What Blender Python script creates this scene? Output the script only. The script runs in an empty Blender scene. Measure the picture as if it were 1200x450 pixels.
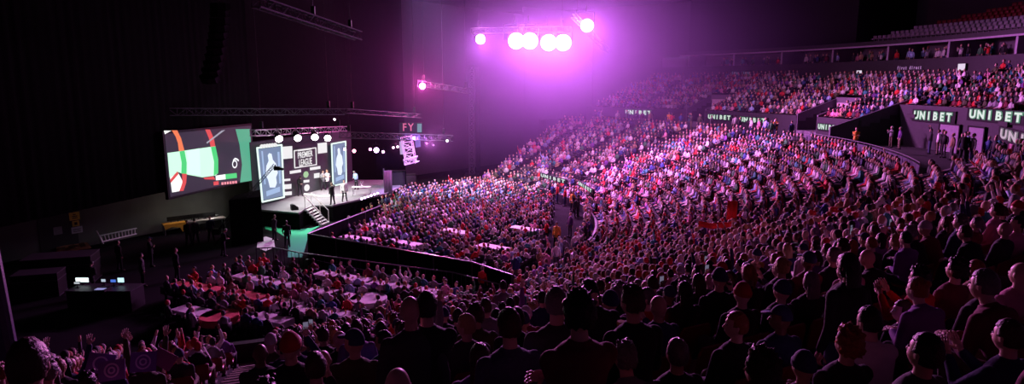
import bpy, bmesh, math, random
import numpy as np
from mathutils import Vector, Matrix, Euler, noise

random.seed(11); np.random.seed(11)
SC = bpy.context.scene
COL = SC.collection
R = math.radians
EYE = Vector((0, 0, 10.5)); F = 750.0; PITCH = math.atan(125 / F)
CX, CY = -19.0, 48.0          # centre of the seating bowl
STAGE = Vector((-14.5, 50.5, 2))

# ------------------------------------------------------------------ camera
cam = bpy.data.cameras.new('camera'); cam.sensor_width = 36; cam.lens = F / 1200 * 36
cam.clip_end = 500; cam.clip_start = .05
co = bpy.data.objects.new('camera', cam); COL.objects.link(co)
co.location = EYE; co.rotation_euler = (math.pi / 2 - PITCH, 0, 0)
SC.camera = co

def ray(px, py):
    u = 225 - py
    return Vector((px - 600, F * math.cos(PITCH) + u * math.sin(PITCH), -F * math.sin(PITCH) + u * math.cos(PITCH)))
def at_z(px, py, z=0.0):
    d = ray(px, py); return EYE + d * ((z - EYE.z) / d.z)
def at_y(px, py, y):
    d = ray(px, py); return EYE + d * (y / d.y)
def project(p):
    d = p - EYE
    f = d.y * math.cos(PITCH) - d.z * math.sin(PITCH); u = d.y * math.sin(PITCH) + d.z * math.cos(PITCH)
    if f < .3: return None
    return 600 + d.x / f * F, 225 - u / f * F, f
class Pl:
    """vertical plane through two ground points"""
    def __init__(s, a, b):
        s.a = Vector((a[0], a[1], 0)); s.u = (Vector((b[0], b[1], 0)) - s.a).normalized()
        s.n = Vector((s.u.y, -s.u.x, 0))           # faces the hall (+X side)
        s.m = Matrix((( s.u.x, s.n.x, 0, 0), (s.u.y, s.n.y, 0, 0), (0, 0, 1, 0), (0, 0, 0, 1)))
    def hit(s, px, py):
        d = ray(px, py); t = (s.a - EYE).dot(s.n) / d.dot(s.n); return EYE + d * t
    def uv(s, px, py):
        p = s.hit(px, py) - s.a; return p.dot(s.u), p.z
    def pt(s, u, z, off=0.0):
        return s.a + s.u * u + s.n * off + Vector((0, 0, z))
def ring_hit(px, r):
    """ground point where the vertical plane of column px leaves the circle of radius r"""
    k = (px - 600) / F * 1.0
    # column is very nearly x = k*y/cos-corrected; iterate once for height-neutral value
    a = 1 + k * k; b = -2 * (k * -CX * -1 + CY) ; 
    a, b, c = 1 + k * k, 2 * (k * -CX) - 2 * CY, CX * CX + CY * CY - r * r
    y = (-b + math.sqrt(max(0, b * b - 4 * a * c))) / (2 * a)
    return Vector((k * y, y, 0))
def polar(r, th): return Vector((CX + r * math.cos(th), CY + r * math.sin(th), 0))
def theta(p): return math.atan2(p.y - CY, p.x - CX)

# ------------------------------------------------------------------ materials
MATS = {}
def mat(name, color=(.5, .5, .5), rough=.7, metal=0.0, noise_amt=.25, nscale=6.0, bump=.0, spec=.4, emit=None, estr=1.0):
    if name in MATS: return MATS[name]
    m = bpy.data.materials.new(name); m.use_nodes = True; nt = m.node_tree; N = nt.nodes; L = nt.links
    b = N['Principled BSDF']; b.inputs['Roughness'].default_value = rough; b.inputs['Metallic'].default_value = metal
    b.inputs['Specular IOR Level'].default_value = spec
    if emit is not None:
        b.inputs['Base Color'].default_value = (.02, .02, .02, 1)
        b.inputs['Emission Color'].default_value = (*emit, 1); b.inputs['Emission Strength'].default_value = estr
        MATS[name] = m; return m
    tc = N.new('ShaderNodeTexCoord'); nz = N.new('ShaderNodeTexNoise'); nz.inputs['Scale'].default_value = nscale
    nz.inputs['Detail'].default_value = 4
    cr = N.new('ShaderNodeMapRange'); cr.inputs['To Min'].default_value = 1 - noise_amt; cr.inputs['To Max'].default_value = 1 + noise_amt
    mx = N.new('ShaderNodeMix'); mx.data_type = 'RGBA'; mx.blend_type = 'MULTIPLY'; mx.inputs['Factor'].default_value = 1
    mx.inputs[6].default_value = (*color, 1)
    L.new(tc.outputs['Object'], nz.inputs['Vector']); L.new(nz.outputs['Fac'], cr.inputs['Value'])
    L.new(cr.outputs['Result'], mx.inputs[7]); L.new(mx.outputs[2], b.inputs['Base Color'])
    if bump:
        bp = N.new('ShaderNodeBump'); bp.inputs['Strength'].default_value = bump; bp.inputs['Distance'].default_value = .02
        L.new(nz.outputs['Fac'], bp.inputs['Height']); L.new(bp.outputs['Normal'], b.inputs['Normal'])
    MATS[name] = m; return m
def emi(name, c, s=1.0): return mat(name, emit=c, estr=s)

M_black = mat('black_drape', (.006, .006, .0065), .95, bump=.5, nscale=2, spec=0.0)
M_blackm = mat('black_paint', (.012, .012, .013), .6, spec=.15)
M_conc = mat('terrace_concrete', (.045, .042, .046), .85, bump=.3, nscale=1.5)
M_floor = mat('hall_floor', (.016, .0155, .017), .9, nscale=.4, noise_amt=.35, spec=0.0)
M_grey = mat('grey_blockwork', (.13, .13, .12), .9, nscale=.8, noise_amt=.3, bump=.2)
M_steel = mat('painted_steel', (.25, .25, .27), .35, .6)
M_alu = mat('truss_aluminium', (.6, .6, .62), .3, .8)
M_dalu = mat('dark_truss', (.06, .06, .07), .55, .2, spec=.2)
M_deck = mat('stage_deck', (.16, .16, .17), .6, nscale=.7, spec=.2)
M_carpet = mat('green_carpet', (.03, .42, .2), .95, nscale=40, noise_amt=.15)
M_cloth = mat('white_tablecloth', (.75, .75, .75), .8)
M_redcloth = mat('red_tablecloth', (.7, .12, .12), .8)
M_seat = mat('red_seat_plastic', (.22, .015, .02), .4)
M_pale = mat('seat_glint_pale', (.7, .7, .75), .35)
M_fascia = mat('fascia_panel', (.03, .028, .035), .5)
M_suite = mat('suite_wall', (.4, .35, .46), .7)
M_white = mat('white_paint', (.75, .75, .75), .5)

# ------------------------------------------------------------------ mesh helpers
def link(o, parent=None):
    COL.objects.link(o)
    if parent is not None: o.parent = parent
    return o
def mesh_obj(name, bm, m, parent=None, smooth=False):
    me = bpy.data.meshes.new(name); bm.to_mesh(me); bm.free()
    for x in (m if isinstance(m, (list, tuple)) else [m]): me.materials.append(x)
    if smooth:
        for p in me.polygons: p.use_smooth = True
    return link(bpy.data.objects.new(name, me), parent)
def tag(o, label=None, cat=None, group=None, kind=None):
    if label: o['label'] = label
    if cat: o['category'] = cat
    if group: o['group'] = group
    if kind: o['kind'] = kind
    return o
def empty(name, loc=(0, 0, 0), rz=0):
    o = bpy.data.objects.new(name, None); o.location = loc; o.rotation_euler = (0, 0, rz); return link(o)
def box(bm, c, s, M=None, mi=0):
    """axis box centre c, full size s, optional matrix"""
    vs = []
    for dx in (-.5, .5):
        for dy in (-.5, .5):
            for dz in (-.5, .5):
                p = Vector((c[0] + dx * s[0], c[1] + dy * s[1], c[2] + dz * s[2]))
                vs.append(bm.verts.new(M @ p if M is not None else p))
    for f in ((0, 1, 3, 2), (4, 6, 7, 5), (0, 4, 5, 1), (2, 3, 7, 6), (0, 2, 6, 4), (1, 5, 7, 3)):
        bm.faces.new([vs[i] for i in f]).material_index = mi
def frame_from(p1, p2):
    d = (p2 - p1); L = d.length; d = d / L if L > 1e-9 else Vector((0, 0, 1))
    q = d.to_track_quat('Z', 'Y'); return q.to_matrix(), L
def tube(bm, p1, p2, r1, r2=None, seg=8, caps=True, mi=0):
    p1, p2 = Vector(p1), Vector(p2); r2 = r1 if r2 is None else r2
    Mx, L = frame_from(p1, p2); a, b = [], []
    for i in range(seg):
        t = 2 * math.pi * i / seg; v = Vector((math.cos(t), math.sin(t), 0))
        a.append(bm.verts.new(p1 + Mx @ (v * r1))); b.append(bm.verts.new(p2 + Mx @ (v * r2)))
    for i in range(seg):
        j = (i + 1) % seg; bm.faces.new((a[i], a[j], b[j], b[i])).material_index = mi
    if caps:
        bm.faces.new(a[::-1]).material_index = mi; bm.faces.new(b).material_index = mi
def ball(bm, c, r, sub=2, M=None):
    r = (r, r, r) if isinstance(r, (int, float)) else r
    m = Matrix.Translation(c) @ Matrix.Diagonal((*r, 1))
    if M is not None: m = M @ m
    bmesh.ops.create_icosphere(bm, subdivisions=sub, radius=1, matrix=m)
def cap(bm, p1, r1, p2, r2, seg=12):
    tube(bm, p1, p2, r1, r2, seg); ball(bm, p1, r1 * .995); ball(bm, p2, r2 * .995)
def loft(bm, secs, seg=20, M=None, mi=0, closed=True):
    """secs: (x,y,z,rx,ry) horizontal ellipses"""
    rings = []
    for (x, y, z, rx, ry) in secs:
        rg = []
        for i in range(seg):
            t = 2 * math.pi * i / seg; p = Vector((x + rx * math.cos(t), y + ry * math.sin(t), z))
            rg.append(bm.verts.new(M @ p if M is not None else p))
        rings.append(rg)
    for a, b in zip(rings, rings[1:]):
        for i in range(seg):
            j = (i + 1) % seg; bm.faces.new((a[i], a[j], b[j], b[i])).material_index = mi
    if closed:
        bm.faces.new(rings[0][::-1]).material_index = mi; bm.faces.new(rings[-1]).material_index = mi
def prism(bm, pts, h, M, mi=0, y0=0.0):
    """outline in (u,z), thickness h along local y from y0"""
    a = [bm.verts.new(M @ Vector((u, y0, z))) for u, z in pts]; b = [bm.verts.new(M @ Vector((u, y0 + h, z))) for u, z in pts]
    try:
        bm.faces.new(a).material_index = mi; bm.faces.new(b[::-1]).material_index = mi
        n = len(pts)
        for i in range(n): bm.faces.new((a[i], b[i], b[(i + 1) % n], a[(i + 1) % n])).material_index = mi
    except ValueError: pass
def evaluated(o):
    dg = bpy.context.evaluated_depsgraph_get(); me = bpy.data.meshes.new_from_object(o.evaluated_get(dg)); return me
def remeshed(bm, name, voxel, m, smooth=2):
    me = bpy.data.meshes.new(name); bm.to_mesh(me); bm.free()
    o = bpy.data.objects.new('tmp', me); COL.objects.link(o)
    md = o.modifiers.new('r', 'REMESH'); md.mode = 'VOXEL'; md.voxel_size = voxel; md.use_smooth_shade = True
    if smooth:
        sm = o.modifiers.new('s', 'SMOOTH'); sm.factor = .5; sm.iterations = smooth
    me2 = evaluated(o); me2.name = name
    bpy.data.objects.remove(o); bpy.data.meshes.remove(me)
    me2.materials.clear(); me2.materials.append(m)
    for p in me2.polygons: p.use_smooth = True
    return me2
def text_mesh(s, size, m, ext=.02, bold=.0):
    cu = bpy.data.curves.new('text', 'FONT'); cu.body = s; cu.size = size; cu.extrude = ext; cu.offset = bold
    cu.align_x = 'CENTER'; cu.align_y = 'CENTER'; cu.resolution_u = 3
    o = bpy.data.objects.new('t', cu); COL.objects.link(o); me = evaluated(o); bpy.data.objects.remove(o)
    me.materials.clear(); me.materials.append(m); return me
def lettering(s, size, m, parent, mw, name='lettering', ext=.01, bold=0.0, sx=1.0):
    """text facing local -Y ... mw maps (x right, y up, z out)"""
    o = link(bpy.data.objects.new(name, text_mesh(s, size, m, ext, bold)))
    o.parent = parent; o.matrix_parent_inverse = Matrix.Identity(4)
    o.matrix_local = mw @ Matrix.Diagonal((sx, 1, 1, 1)); return o
UPR = Matrix(((1, 0, 0, 0), (0, 0, -1, 0), (0, 1, 0, 0), (0, 0, 0, 1)))     # text plane -> xz, facing -y
def truss(bm, p1, p2, w=.35, r=.028, bay=.5, tri=False):
    p1, p2 = Vector(p1), Vector(p2); Mx, L = frame_from(p1, p2); n = max(1, int(L / bay))
    cs = [Vector((sx * w / 2, sy * w / 2, 0)) for sx, sy in ((-1, -1), (1, -1), (1, 1), (-1, 1))]
    P = lambda c, t: p1 + Mx @ (c + Vector((0, 0, L * t)))
    for c in cs: tube(bm, P(c, 0), P(c, 1), r, seg=6)
    for k in range(n):
        t0, t1 = k / n, (k + 1) / n
        for i in range(4):
            a, b = cs[i], cs[(i + 1) % 4]
            if k % 2: a, b = b, a
            tube(bm, P(a, t0), P(b, t1), r * .6, seg=4, caps=False)
            tube(bm, P(cs[i], t0), P(cs[(i + 1) % 4], t0), r * .6, seg=4, caps=False)

# ------------------------------------------------------------------ the hall shell
def struct(name, bm, m): return tag(mesh_obj(name, bm, m), kind='structure')
bm = bmesh.new(); box(bm, (10, 50, -.15), (180, 160, .3)); struct('floor', bm, M_floor)
bm = bmesh.new(); box(bm, (10, 50, 24.2), (180, 160, .4)); struct('ceiling', bm, mat('ceiling_black', (.02, .018, .024), .95, spec=0.0))
bm = bmesh.new()
for k in range(-30, 31):          # corrugated outer wall round the bowl
    a0, a1 = R(k * 5), R(k * 5 + 5)
    p, q = polar(77, a0), polar(77, a1)
    d = (q - p).normalized(); n = Vector((d.y, -d.x, 0))
    Mw = Matrix(((d.x, n.x, 0, (p.x + q.x) / 2), (d.y, n.y, 0, (p.y + q.y) / 2), (0, 0, 1, 0), (0, 0, 0, 1)))
    box(bm, (0, 0, 12), ((q - p).length + .02, .3, 24), Mw)
struct('wall_outer', bm, mat('outer_wall', (.04, .035, .045), .9, nscale=.5))

# grey block wall and black drape of the left side
SP = Pl((-21.6, 40), (-19.7, 48.5))          # plane of the big screen and the drape round it
def wallbox(name, a, b, z0, z1, t, m, off=0.0):
    P = Pl(a, b); L = (Vector(b) - Vector(a)).length; bm = bmesh.new()
    box(bm, (L / 2, off, (z0 + z1) / 2), (L, t, z1 - z0), Matrix.Translation(P.a) @ P.m); return struct(name, bm, m)
wallbox('wall_left', (-36, 28.3), (-21.5, 52.5), 0, 8, .3, M_grey)
def drape(name, P, u0, u1, z0, z1, amp=.06, step=.18, off=0.0, m=M_black):
    """hanging cloth with folds and thickness"""
    bm = bmesh.new(); n = int((u1 - u0) / step); top, bot, tb, bb = [], [], [], []
    for i in range(n + 1):
        u = u0 + (u1 - u0) * i / n; y = off + amp * math.sin(i * 1.9) * (.6 + .4 * math.sin(i * .37))
        top.append(bm.verts.new(P.pt(u, z1, y * .6))); bot.append(bm.verts.new(P.pt(u, z0, y)))
        tb.append(bm.verts.new(P.pt(u, z1, y * .6 - .03))); bb.append(bm.verts.new(P.pt(u, z0, y - .03)))
    for i in range(n):
        bm.faces.new((bot[i], bot[i + 1], top[i + 1], top[i])); bm.faces.new((bb[i + 1], bb[i], tb[i], tb[i + 1]))
        bm.faces.new((bb[i], bb[i + 1], bot[i + 1], bot[i])); bm.faces.new((top[i], top[i + 1], tb[i + 1], tb[i]))
    return mesh_obj(name, bm, m, smooth=True)
tag(drape('masking_drape', SP, -22, 9.2, 3.85, 20, off=-.35), 'huge black masking drape hanging around and above the big video screen', 'curtain')
wallbox('wall_backstage', (-21.2, 52), (-12.5, 74), 0, 20, .3, M_black)
# dark masking behind the stage's right side and the far hall
wallbox('wall_far', (-12.5, 74), (1.5, 90), 0, 20, .3, mat('far_wall', (.05, .045, .06), .9))
wallbox('wall_end', (1.5, 90), (12, 98), 0, 21, .3, mat('far_wall2', (.06, .055, .07), .95, spec=.05))

# ------------------------------------------------------------------ seating bowl
TH0, TH1 = R(-98), R(54)
NROW, PITCHR = 20, .8
def low_in(i): return 29.3 + PITCHR * i
def low_z(i): return 1.2 + .285 * i
def up_in(j): return 47.0 + PITCHR * j
def up_z(j): return 7.25 + .3 * j
NUP = 16
CUT = R(-24.5)
AISLE_Z = 6.9
vomits = [R(12.7), R(32.0)]
BALC = (R(-24), R(4))
def annulus(bm, r0, r1, z0, z1, a0, a1, step=1.5):
    n = max(1, int(math.degrees(a1 - a0) / step)); prev = None
    for k in range(n + 1):
        a = a0 + (a1 - a0) * k / n; c, s = math.cos(a), math.sin(a)
        q = [bm.verts.new((CX + r * c, CY + r * s, z)) for r, z in ((r0, z0), (r0, z1), (r1, z1), (r1, z0))]
        if prev:
            for i in range(4): bm.faces.new((prev[i], q[i], q[(i + 1) % 4], prev[(i + 1) % 4]))
        else: bm.faces.new(q)
        prev = q
    bm.faces.new(prev[::-1])
bm = bmesh.new()
for i in range(NROW):
    a1 = TH1 if i < 16 else CUT
    annulus(bm, low_in(i), low_in(i) + PITCHR + .02, 0, low_z(i), TH0, a1)
for i in (-1, -2, -3, -4, -5): annulus(bm, low_in(i), low_in(i) + PITCHR + .02, 0, max(.1 + .02 * (i + 5), low_z(i) - .1), R(-54), R(54))
struct('floor_lower_stand', bm, M_conc)
bm = bmesh.new()
for i in (20, 21): annulus(bm, low_in(i), low_in(i) + PITCHR + .02, 5, 6.9 + .16 * (i - 20) + .05, TH0, R(-25))
struct('floor_back_rows', bm, M_conc)
bm = bmesh.new(); annulus(bm, 45.3, 47.05, 0, AISLE_Z, TH0, CUT); annulus(bm, 42.1, 47.05, 0, 5.8, CUT, TH1)
annulus(bm, 47, 50.25, 0, 5.8, *BALC)
struct('floor_cross_aisle', bm, M_conc)
bm = bmesh.new()
for j in range(NUP):
    segs = [(TH0, BALC[0])] if j < 4 else [(TH0, BALC[1])]
    e = BALC[1]
    if j < 5:
        for v in vomits: segs.append((e, v - R(1.6))); e = v + R(1.6)
    segs.append((e, R(52) - R(j * .25)))
    for a0, a1 in segs: annulus(bm, up_in(j), up_in(j) + PITCHR + .02, 5.5, up_z(j), a0, a1)
struct('floor_upper_stand', bm, M_conc)
# front walls
bm = bmesh.new(); annulus(bm, 29.0, 29.3, 0, 1.9, TH0, R(-54)); annulus(bm, 25.15, 25.3, 0, .7, R(-54), R(54)); struct('wall_pit', bm, M_fascia)
bm = bmesh.new(); e = BALC[1]
for v in vomits: annulus(bm, 46.85, 47.0, 5.6, 7.75, e, v - R(1.7)); e = v + R(1.7)
annulus(bm, 46.85, 47.0, 5.6, 7.75, e, R(52)); annulus(bm, 50.05, 50.25, 5.8, 9.0, *BALC)
struct('wall_fascia', bm, M_fascia)
# vomitories: side walls, back wall, portal panel with pink light put into its colour
pink = mat('portal_pink_light', (.62, .52, .6), .7)
for k, v in enumerate(vomits):
    bm = bmesh.new()
    for s in (-1, 1):
        a = v + s * R(1.7); p, q = polar(46.9, a), polar(51.4, a); P = Pl((p.x, p.y), (q.x, q.y))
        M_ = Matrix.Translation(P.a) @ P.m
        prism(bm, [(0, 6.0), (4.5, 6.0), (4.5, 9.4), (0, 7.9)], .16, M_, y0=-.08)
    annulus(bm, 51.0, 51.2, 6.0, 9.4, v - R(1.7), v + R(1.7)); annulus(bm, 46.9, 51.1, 5.5, 6.4, v - R(1.7), v + R(1.7))
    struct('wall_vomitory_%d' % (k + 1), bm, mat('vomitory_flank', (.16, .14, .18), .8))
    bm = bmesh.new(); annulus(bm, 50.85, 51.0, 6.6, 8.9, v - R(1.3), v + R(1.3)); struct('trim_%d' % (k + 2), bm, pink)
# wedge wall beside the balcony (the dark flank at the end of the stand)
bm = bmesh.new(); a = R(4.2); p, q = polar(44.5, a), polar(51.5, a); P = Pl((p.x, p.y), (q.x, q.y))
prism(bm, [(0, 6.0), (7, 6.0), (7, 9.6), (2.4, 8.0), (0, 7.2)], .2, Matrix.Translation(P.a) @ P.m, y0=-.1)
struct('wall_flank', bm, mat('flank_wall', (.1, .09, .12), .8))
# suites ring
S0, S1 = R(-45), R(50)
bm = bmesh.new(); annulus(bm, 60.0, 66, 10.5, 12.35, TH0, S1); annulus(bm, 59.8, 60.0, 11.6, 13.0, TH0, S1); struct('floor_suites', bm, M_fascia)
bm = bmesh.new(); annulus(bm, 59.9, 66, 14.55, 15.0, TH0, R(45)); annulus(bm, 59.7, 60.1, 14.45, 14.62, TH0, R(45)); struct('ceiling_suites', bm, M_fascia)
bm = bmesh.new(); annulus(bm, 59.66, 59.72, 14.42, 14.58, TH0, R(45)); struct('trim_1', bm, M_suite)
bm = bmesh.new(); annulus(bm, 64.5, 64.7, 12.35, 14.55, TH0, S1); struct('wall_suites', bm, mat('suite_back', (.16, .14, .18), .7))
bm = bmesh.new(); k = -60
while k < 48:
    a = R(k); p, q = polar(60.2, a), polar(64.6, a); P = Pl((p.x, p.y), (q.x, q.y))
    box(bm, (2.2, 0, 13.45), (4.4, .22, 2.2), Matrix.Translation(P.a) @ P.m); k += 6.5
struct('wall_suite_dividers', bm, M_suite)
# top deck
bm = bmesh.new()
for j in range(9): annulus(bm, 64.5 + .85 * j, 66.1 + .85 * j, 14.9, 15.2 + .42 * j, R(-40), R(25 - j * 1.6))
struct('floor_top_deck', bm, M_conc)
# dark fascia far right-hand soffit
bm = bmesh.new(); annulus(bm, 66, 77, 15.0, 24, R(26), R(47)); struct('wall_upper', bm, mat('upper_mask', (.02, .018, .025), .9))

# stair aisles through the stands
low_aisles = [R(a) for a in (-91, -80, -69.5, -58, -46, -34, -22, -10, 2, 14, 26, 37, 47)]
up_aisles = [R(a) for a in (-84, -58, -46, -34, -22, -10, 2, 22, 42)]
def stair_mesh(rin, z, n0, n1, a):
    bm = bmesh.new()
    for i in range(n0, n1):
        p = polar(rin(i) - .2, a); q = polar(rin(i) + .2, a)
        P = Pl((p.x, p.y), (q.x, q.y)); Mx = Matrix.Translation(P.a) @ P.m
        box(bm, (0, 0, z(i) - .14 - (.15 if i else .3)), (.4, 1.0, .3), Mx)
        box(bm, (.22, 0, z(i) + .006), (.05, 1.0, .015), Mx, 1)
    return bm
M_nose = mat('step_nosing', (.55, .5, .4), .6)
for k, a in enumerate(low_aisles): struct('floor_stair', stair_mesh(low_in, low_z, 0, 20 if a < CUT else 16, a), [M_conc, M_nose])
for k, a in enumerate(up_aisles): struct('floor_stair', stair_mesh(up_in, up_z, 4 if BALC[0] < a < BALC[1] else 0, NUP, a), [M_conc, M_nose])

pA, pB = at_z(633, 190), at_z(656, 190); pA.y = pB.y = 88.0
ex_ = empty('exit_curtain', at_y(644, 192, 88)); tag(ex_, 'dark square curtain panel standing in the haze at the foot of the far stand', 'curtain')
Pq = Pl((at_y(633, 165, 88).x, 88.0), (at_y(656, 165, 88).x, 88.0)); zt = at_y(644, 140, 88).z
cc = drape('cloth', Pq, 0, at_y(656, 165, 88).x - at_y(633, 165, 88).x, .2, zt, .08, .2); cc.parent = ex_; cc.matrix_parent_inverse = Matrix.Translation(ex_.location).inverted()
bm = bmesh.new(); tube(bm, Pq.pt(-.1, zt), Pq.pt(3.1, zt), .06)
for u_ in (-.1, 3.0): tube(bm, Pq.pt(u_, 0), Pq.pt(u_, zt), .05)
cc = mesh_obj('curtain_frame', bm, M_blackm); cc.parent = ex_; cc.matrix_parent_inverse = Matrix.Translation(ex_.location).inverted()
# ------------------------------------------------------------------ people: prototypes
SKIN = [mat('skin_%d' % i, c, .45, bump=.05, nscale=30, noise_amt=.06) for i, c in enumerate([(.62, .40, .30), (.52, .33, .25), (.72, .5, .4), (.2, .11, .075)])]
def head_matrix(z0, T, yaw=0, pit=0, tilt=0):
    return T @ Matrix.Translation((0, .015, .60)) @ Euler((pit, tilt, yaw), 'XYZ').to_matrix().to_4x4() @ Matrix.Translation((0, .01, .115))
def add_head(bm, H):
    m = bmesh.ops.create_uvsphere(bm, u_segments=40, v_segments=28, radius=1)
    for v in m['verts']:
        x, y, z = v.co
        rx, ry, rz = .077, .096, .118
        if z < -.15: k = (-.15 - z); rx *= 1 - .38 * k; ry *= 1 - .12 * k
        p = Vector((x * rx, y * ry + (.012 if z < -.3 and y > 0 else 0), z * rz))
        if y > 0:
            for s in (-1, 1):
                d = ((p.x - s * .031) / .017) ** 2 + ((p.z - .008) / .013) ** 2; p.y -= .013 * math.exp(-d)   # sockets
            p.y += .006 * math.exp(-((p.z - .034) / .01) ** 2 - (p.x / .05) ** 2)                              # brow
            p.y += .007 * math.exp(-((p.z + .066) / .007) ** 2 - (p.x / .022) ** 2)                            # lips
            p.y += .005 * math.exp(-((p.z + .08) / .007) ** 2 - (p.x / .018) ** 2)
            p.y += .012 * math.exp(-((p.z + .104) / .016) ** 2 - (p.x / .022) ** 2)                            # chin
        v.co = H @ p
    # nose and ears
    cap(bm, H @ Vector((0, .088, .015)), .007, H @ Vector((0, .108, -.028)), .012, 8)
    for s in (-1, 1):
        ball(bm, (0, 0, 0), (.007, .018, .031), 2, H @ Matrix.Translation((s * .08, -.004, -.005)) @ Matrix.Rotation(s * .25, 4, 'Z'))
def add_hand(bm, w, d, n, curl=.5, side=1):
    """w wrist, d direction of the fingers, n palm normal"""
    d = d.normalized(); n = (n - d * n.dot(d)).normalized(); s = d.cross(n)
    Mx = Matrix((( s.x, d.x, n.x, w.x), (s.y, d.y, n.y, w.y), (s.z, d.z, n.z, w.z), (0, 0, 0, 1)))
    ball(bm, (0, 0, 0), (.041, .05, .015), 2, Mx @ Matrix.Translation((0, .05, 0)))
    cap(bm, Mx @ Vector((0, -.02, 0)), .026, Mx @ Vector((0, .03, 0)), .024, 8)
    for k, (x, l) in enumerate(((-.031, .066), (-.0105, .078), (.0105, .073), (.031, .056))):
        p = Vector((x, .088, 0)); a = 0; L = l
        for q, fr in enumerate((.45, .32, .25)):
            a += curl * (.5, .9, .7)[q]
            e = p + Vector((x * .12, math.cos(a) * L * fr, math.sin(a) * L * fr)); cap(bm, Mx @ p, .0088 - .0009 * q, Mx @ e, .0081 - .0009 * q, 6); p = e
    p = Vector((side * -.033, .025, .004)); e = p + Vector((side * -.026, .032, .014)); cap(bm, Mx @ p, .012, Mx @ e, .0095, 6)
    g = e + Vector((side * -.006, .028, .012)); cap(bm, Mx @ e, .0095, Mx @ g, .0078, 6)
def ik(S, W, pole, l1=.285, l2=.262):
    d = W - S; L = min(d.length, l1 + l2 - .004); d.normalize(); W2 = S + d * L
    a = (l1 * l1 - l2 * l2 + L * L) / (2 * L); h = math.sqrt(max(0, l1 * l1 - a * a))
    pp = (pole - d * pole.dot(d)).normalized(); return S + d * a + pp * h, W2
TOR = [(-.12, .12, .10, 0), (-.06, .165, .125, 0), (.03, .168, .122, .0), (.13, .148, .108, .005), (.24, .155, .11, .01), (.35, .175, .118, .01), (.43, .185, .115, .0), (.49, .165, .10, -.005), (.535, .105, .078, -.005), (.565, .066, .062, 0)]
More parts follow.
